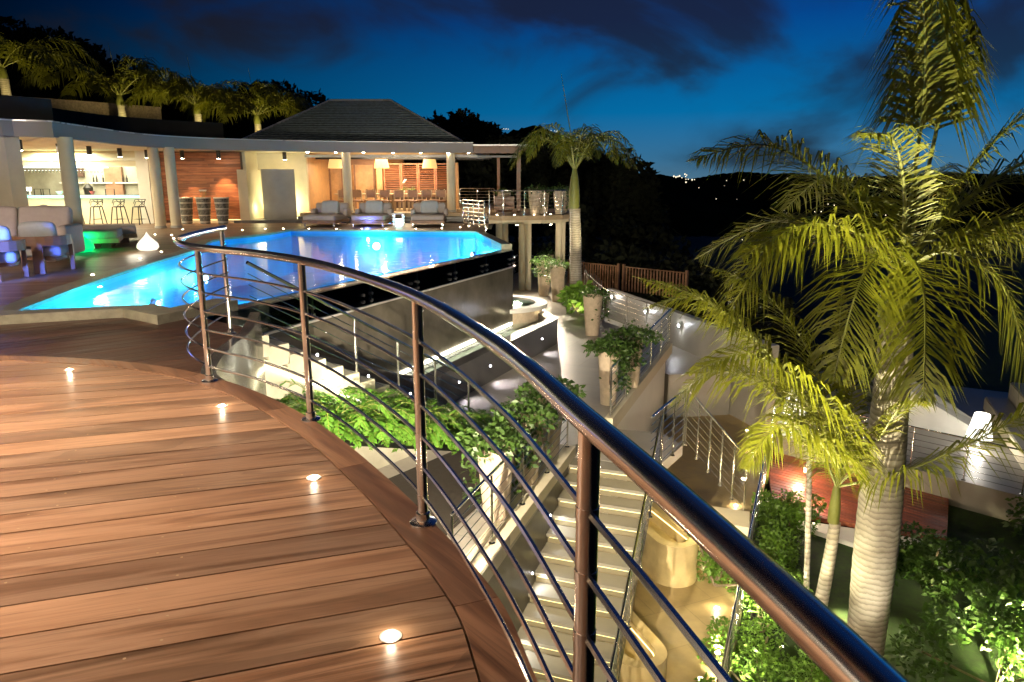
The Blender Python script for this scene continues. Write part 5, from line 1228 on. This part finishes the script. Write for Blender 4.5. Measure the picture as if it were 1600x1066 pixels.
# ================================================================== HILLS, WOODS, TOWN LIGHTS
def hill(name, prof, Y, depth, base=-14, seed=1, bumps=1.0, mat='hill'):
    rnd = random.Random(seed); pts = []
    for (x0, z0), (x1, z1) in zip(prof, prof[1:]):
        for k in range(14): f = k / 14; pts.append((x0 + (x1 - x0) * f, z0 + (z1 - z0) * f + rnd.uniform(-1, 1) * bumps))
    pts.append(prof[-1]); mb = MB(); n = len(pts); rows = [(0, -.02, 0), (.35, .6, .35), (.7, 1, .7), (1, .6, 1.2)]
    vs = []
    for f, hz, g in ((-1.0, 0, 0), (-.5, .55, 0), (0, 1, 0), (.6, .7, 0), (1.5, 0, 0)):
        for x, z in pts: vs.append((x * (1 + f * depth / Y * .3), Y + f * depth + rnd.uniform(-.05, .05) * depth, base + (z - base) * hz + (rnd.uniform(-1, 1) * bumps if 0 < hz < 1 else 0)))
    fs = [(r * n + j, r * n + j + 1, (r + 1) * n + j + 1, (r + 1) * n + j) for r in range(4) for j in range(n - 1)]
    return struct(mb.add(vs, fs).build(name, mat, angle=180))
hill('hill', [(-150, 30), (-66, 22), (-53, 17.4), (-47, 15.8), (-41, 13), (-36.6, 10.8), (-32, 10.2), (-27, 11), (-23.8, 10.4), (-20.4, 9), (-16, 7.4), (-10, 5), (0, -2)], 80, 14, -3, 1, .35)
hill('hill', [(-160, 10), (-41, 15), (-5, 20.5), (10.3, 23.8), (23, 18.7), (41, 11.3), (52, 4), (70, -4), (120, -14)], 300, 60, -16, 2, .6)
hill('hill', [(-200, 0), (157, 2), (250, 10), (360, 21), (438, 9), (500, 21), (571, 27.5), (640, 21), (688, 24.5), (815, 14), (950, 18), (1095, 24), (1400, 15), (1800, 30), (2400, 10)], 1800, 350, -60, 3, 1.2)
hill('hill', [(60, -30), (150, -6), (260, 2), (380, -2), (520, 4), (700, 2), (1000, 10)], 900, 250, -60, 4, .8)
def wood_mass(name, blobs, n, size, seed):
    rnd = random.Random(seed); mb = MB()
    def fn():
        b = rnd.choice(blobs); v = Vector((rnd.gauss(0, 1), rnd.gauss(0, 1), rnd.gauss(0, 1))).normalized() * rnd.uniform(.3, 1) ** .4
        return (b[0] + v.x * b[3], b[1] + v.y * b[3], b[2] + v.z * b[4])
    leaf_cloud(mb, n, fn, size, rnd, 0)
    return stuff(mb.build(name, 'forest', smooth=False))
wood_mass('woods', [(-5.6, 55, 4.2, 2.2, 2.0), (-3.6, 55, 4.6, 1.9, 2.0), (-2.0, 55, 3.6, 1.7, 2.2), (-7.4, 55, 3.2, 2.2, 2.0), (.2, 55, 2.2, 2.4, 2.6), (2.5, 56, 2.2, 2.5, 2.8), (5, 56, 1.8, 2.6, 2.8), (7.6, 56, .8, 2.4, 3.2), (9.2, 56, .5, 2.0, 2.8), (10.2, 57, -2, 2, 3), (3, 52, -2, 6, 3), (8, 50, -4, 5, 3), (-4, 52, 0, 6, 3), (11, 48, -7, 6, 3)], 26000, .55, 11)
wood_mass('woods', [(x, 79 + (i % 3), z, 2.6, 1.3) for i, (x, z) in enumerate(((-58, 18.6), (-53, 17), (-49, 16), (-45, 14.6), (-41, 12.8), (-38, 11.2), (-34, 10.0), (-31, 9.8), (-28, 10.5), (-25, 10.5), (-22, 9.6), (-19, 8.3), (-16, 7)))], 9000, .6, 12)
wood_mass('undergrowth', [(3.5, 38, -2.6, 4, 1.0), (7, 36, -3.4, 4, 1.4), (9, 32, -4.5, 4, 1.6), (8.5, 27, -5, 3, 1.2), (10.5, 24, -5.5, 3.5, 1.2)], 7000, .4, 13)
mb = MB(); rnd = random.Random(9)
def dot(x, y, z, s): mb.lathe([(s * .2, -s), (s, 0), (s * .2, s)], 5, (x, y, z))
for k in range(60):
    dot(rnd.uniform(95, 280), 480 + rnd.uniform(-20, 20), rnd.triangular(-40, 0, -8), rnd.uniform(.12, .42))
for k in range(16): dot(rnd.gauss(350, 12), 1520, rnd.gauss(12, 4), rnd.uniform(.9, 1.9))
for k in range(14): dot(rnd.uniform(420, 800), 1450, rnd.uniform(-15, 14), rnd.uniform(.8, 1.6))
for k in range(7): dot(rnd.gauss(13.5, 1.3), 238, rnd.gauss(16.8, .8), rnd.uniform(.09, .16))
for k in range(5): dot(-3.2 + k * .5, 240, 18.2 + .1 * (k % 2), .12)
stuff(mb.build('town_lights', 'town'))

# ================================================================== PORCH OF THE HOUSE BEHIND THE CAMERA: its ceiling lights fall on the timber deck
porch = thing('porch', 'cream porch roof with round downlights over the timber deck', 'building', (-6, -.5, 0))
MB().prism([(-10, -6), (.35, -6), (.1, .9), (-2.2, 2.6), (-10, 2.6)], 3.03, 3.25).build('porch_roof', 'cream', porch, smooth=False)
MB().prism([(-9.9, -5.9), (.3, -5.9), (.05, .85), (-2.2, 2.55), (-9.9, 2.55)], 3.0, 3.028).build('porch_ceiling', 'warmwood', porch, smooth=False)
MB().box(-10, .6, -6.3, -6, 0, 3.25).build('house_wall', 'cream', porch, smooth=False)
MB().box(-10.2, -10, -6, 6.0, 0, 3.25).build('house_wall', 'cream', porch, smooth=False)
MB().box(-13.5, -10, 4.5, 7.6, 2.9, 3.2).build('wing_roof', 'cream', porch, smooth=False)
MB().box(-13.5, -10, 4.3, 4.5, -.2, 3.2).build('wing_wall', 'cream', porch, smooth=False)
light('SPOT', (-11.0, 7.3, 2.85), 800, (1, .78, .58), porch, .15, (-10.8, 15.5, .2), 105, .8)
light('SPOT', (-11.8, 7.3, 2.85), 800, (1, .84, .68), porch, .15, (-12.5, 26, 2.2), 60, .8)
MB().lathe([(.07, -.006), (.07, .01)], 14, (-11.0, 7.3, 2.9)).build('downlight', 'lens', porch)
MB().lathe([(.07, -.006), (.07, .01)], 14, (-11.8, 7.3, 2.9)).build('downlight', 'lens', porch)
light('POINT', (-8.6, 3.6, 2.3), 120, (1, .84, .66), porch, .2)
MB().lathe([(.16, 0), (.16, 3.0)], 16, (-7, 2.2, 0)).build('porch_column', 'cream', porch)
for x, y, p in ((-5.2, 2.1, 1650), (-3.2, 1.2, 190), (-2.7, -1.2, 90), (-7.6, 1.6, 600)):
    MB().lathe([(.07, -.006), (.07, .01)], 14, (x, y, 3.0)).build('downlight', 'lens', porch)
    light('SPOT', (x, y, 2.98), p, (1, .78, .61), porch, .08, (x + .5, y + 1.6, 0), 130, .9)

# added lamps hidden under the deck overhang, brightening stairs, terrace, pool wall and path
for x, y, p, tx, ty, tz, ang, col, lab in ((-1.45, 4.15, 2400, .4, 17.5, -3, 90, (1, .86, .64), 'added unseen lamp under the deck edge aimed at the terrace'), (-.55, 3.0, 130, 1.8, 14.5, -3, 100, (1, .84, .58), 'added unseen lamp under the deck edge aimed at the garden stairs'),
        (-2.3, 5.05, 60, -2.4, 11.5, -2, 100, (1, .88, .66), 'added unseen lamp under the deck edge aimed at the pool stairs'), (-1.0, 3.65, 2600, -1.6, 16.0, -1.3, 34, (1, .88, .66), 'added unseen lamp under the deck edge aimed at the pool wall'),
        (.02, 1.75, 560, 3.2, 10.0, -5.2, 50, (1, .78, .42), 'added unseen lamp under the deck edge aimed at the garden path'), (.2, 1.2, 1300, 5.0, 15.5, -5.2, 34, (1, .86, .62), 'added unseen lamp under the deck edge aimed along the far path')):
    t = thing('added_soffit_lamp', lab, 'lamp', (x, y, -.36))
    MB().tube([(x, y, -.30), (x, y, -.42)], .05, 12).build('housing', 'black', t)
    MB().tube([(x, y, -.421), (x, y, -.43)], .04, 12).build('lens', 'lens', t)
    light('SPOT', (x, y, -.5), p, col, t, .08, (tx, ty, tz), ang, .8)

for x, y, lab in ((.2, 29.5, 'added lamp under the balcony edge brightening the spa terrace'), (1.6, 30.0, 'added lamp under the balcony corner by the tall palm')):  # lamps added to lift the light on the spa and terrace
    t = thing('added_soffit_lamp', lab, 'lamp', (x, y, -.14))
    MB().tube([(x, y, -.118), (x, y, -.2)], .06, 12).build('housing', 'black', t)
    MB().tube([(x, y, -.201), (x, y, -.21)], .05, 12).build('lens', 'lens', t)
    light('SPOT', (x, y, -.25), 700, (1, .86, .64), t, .08, (x + .2, y - 5.5, -3), 120, .8)
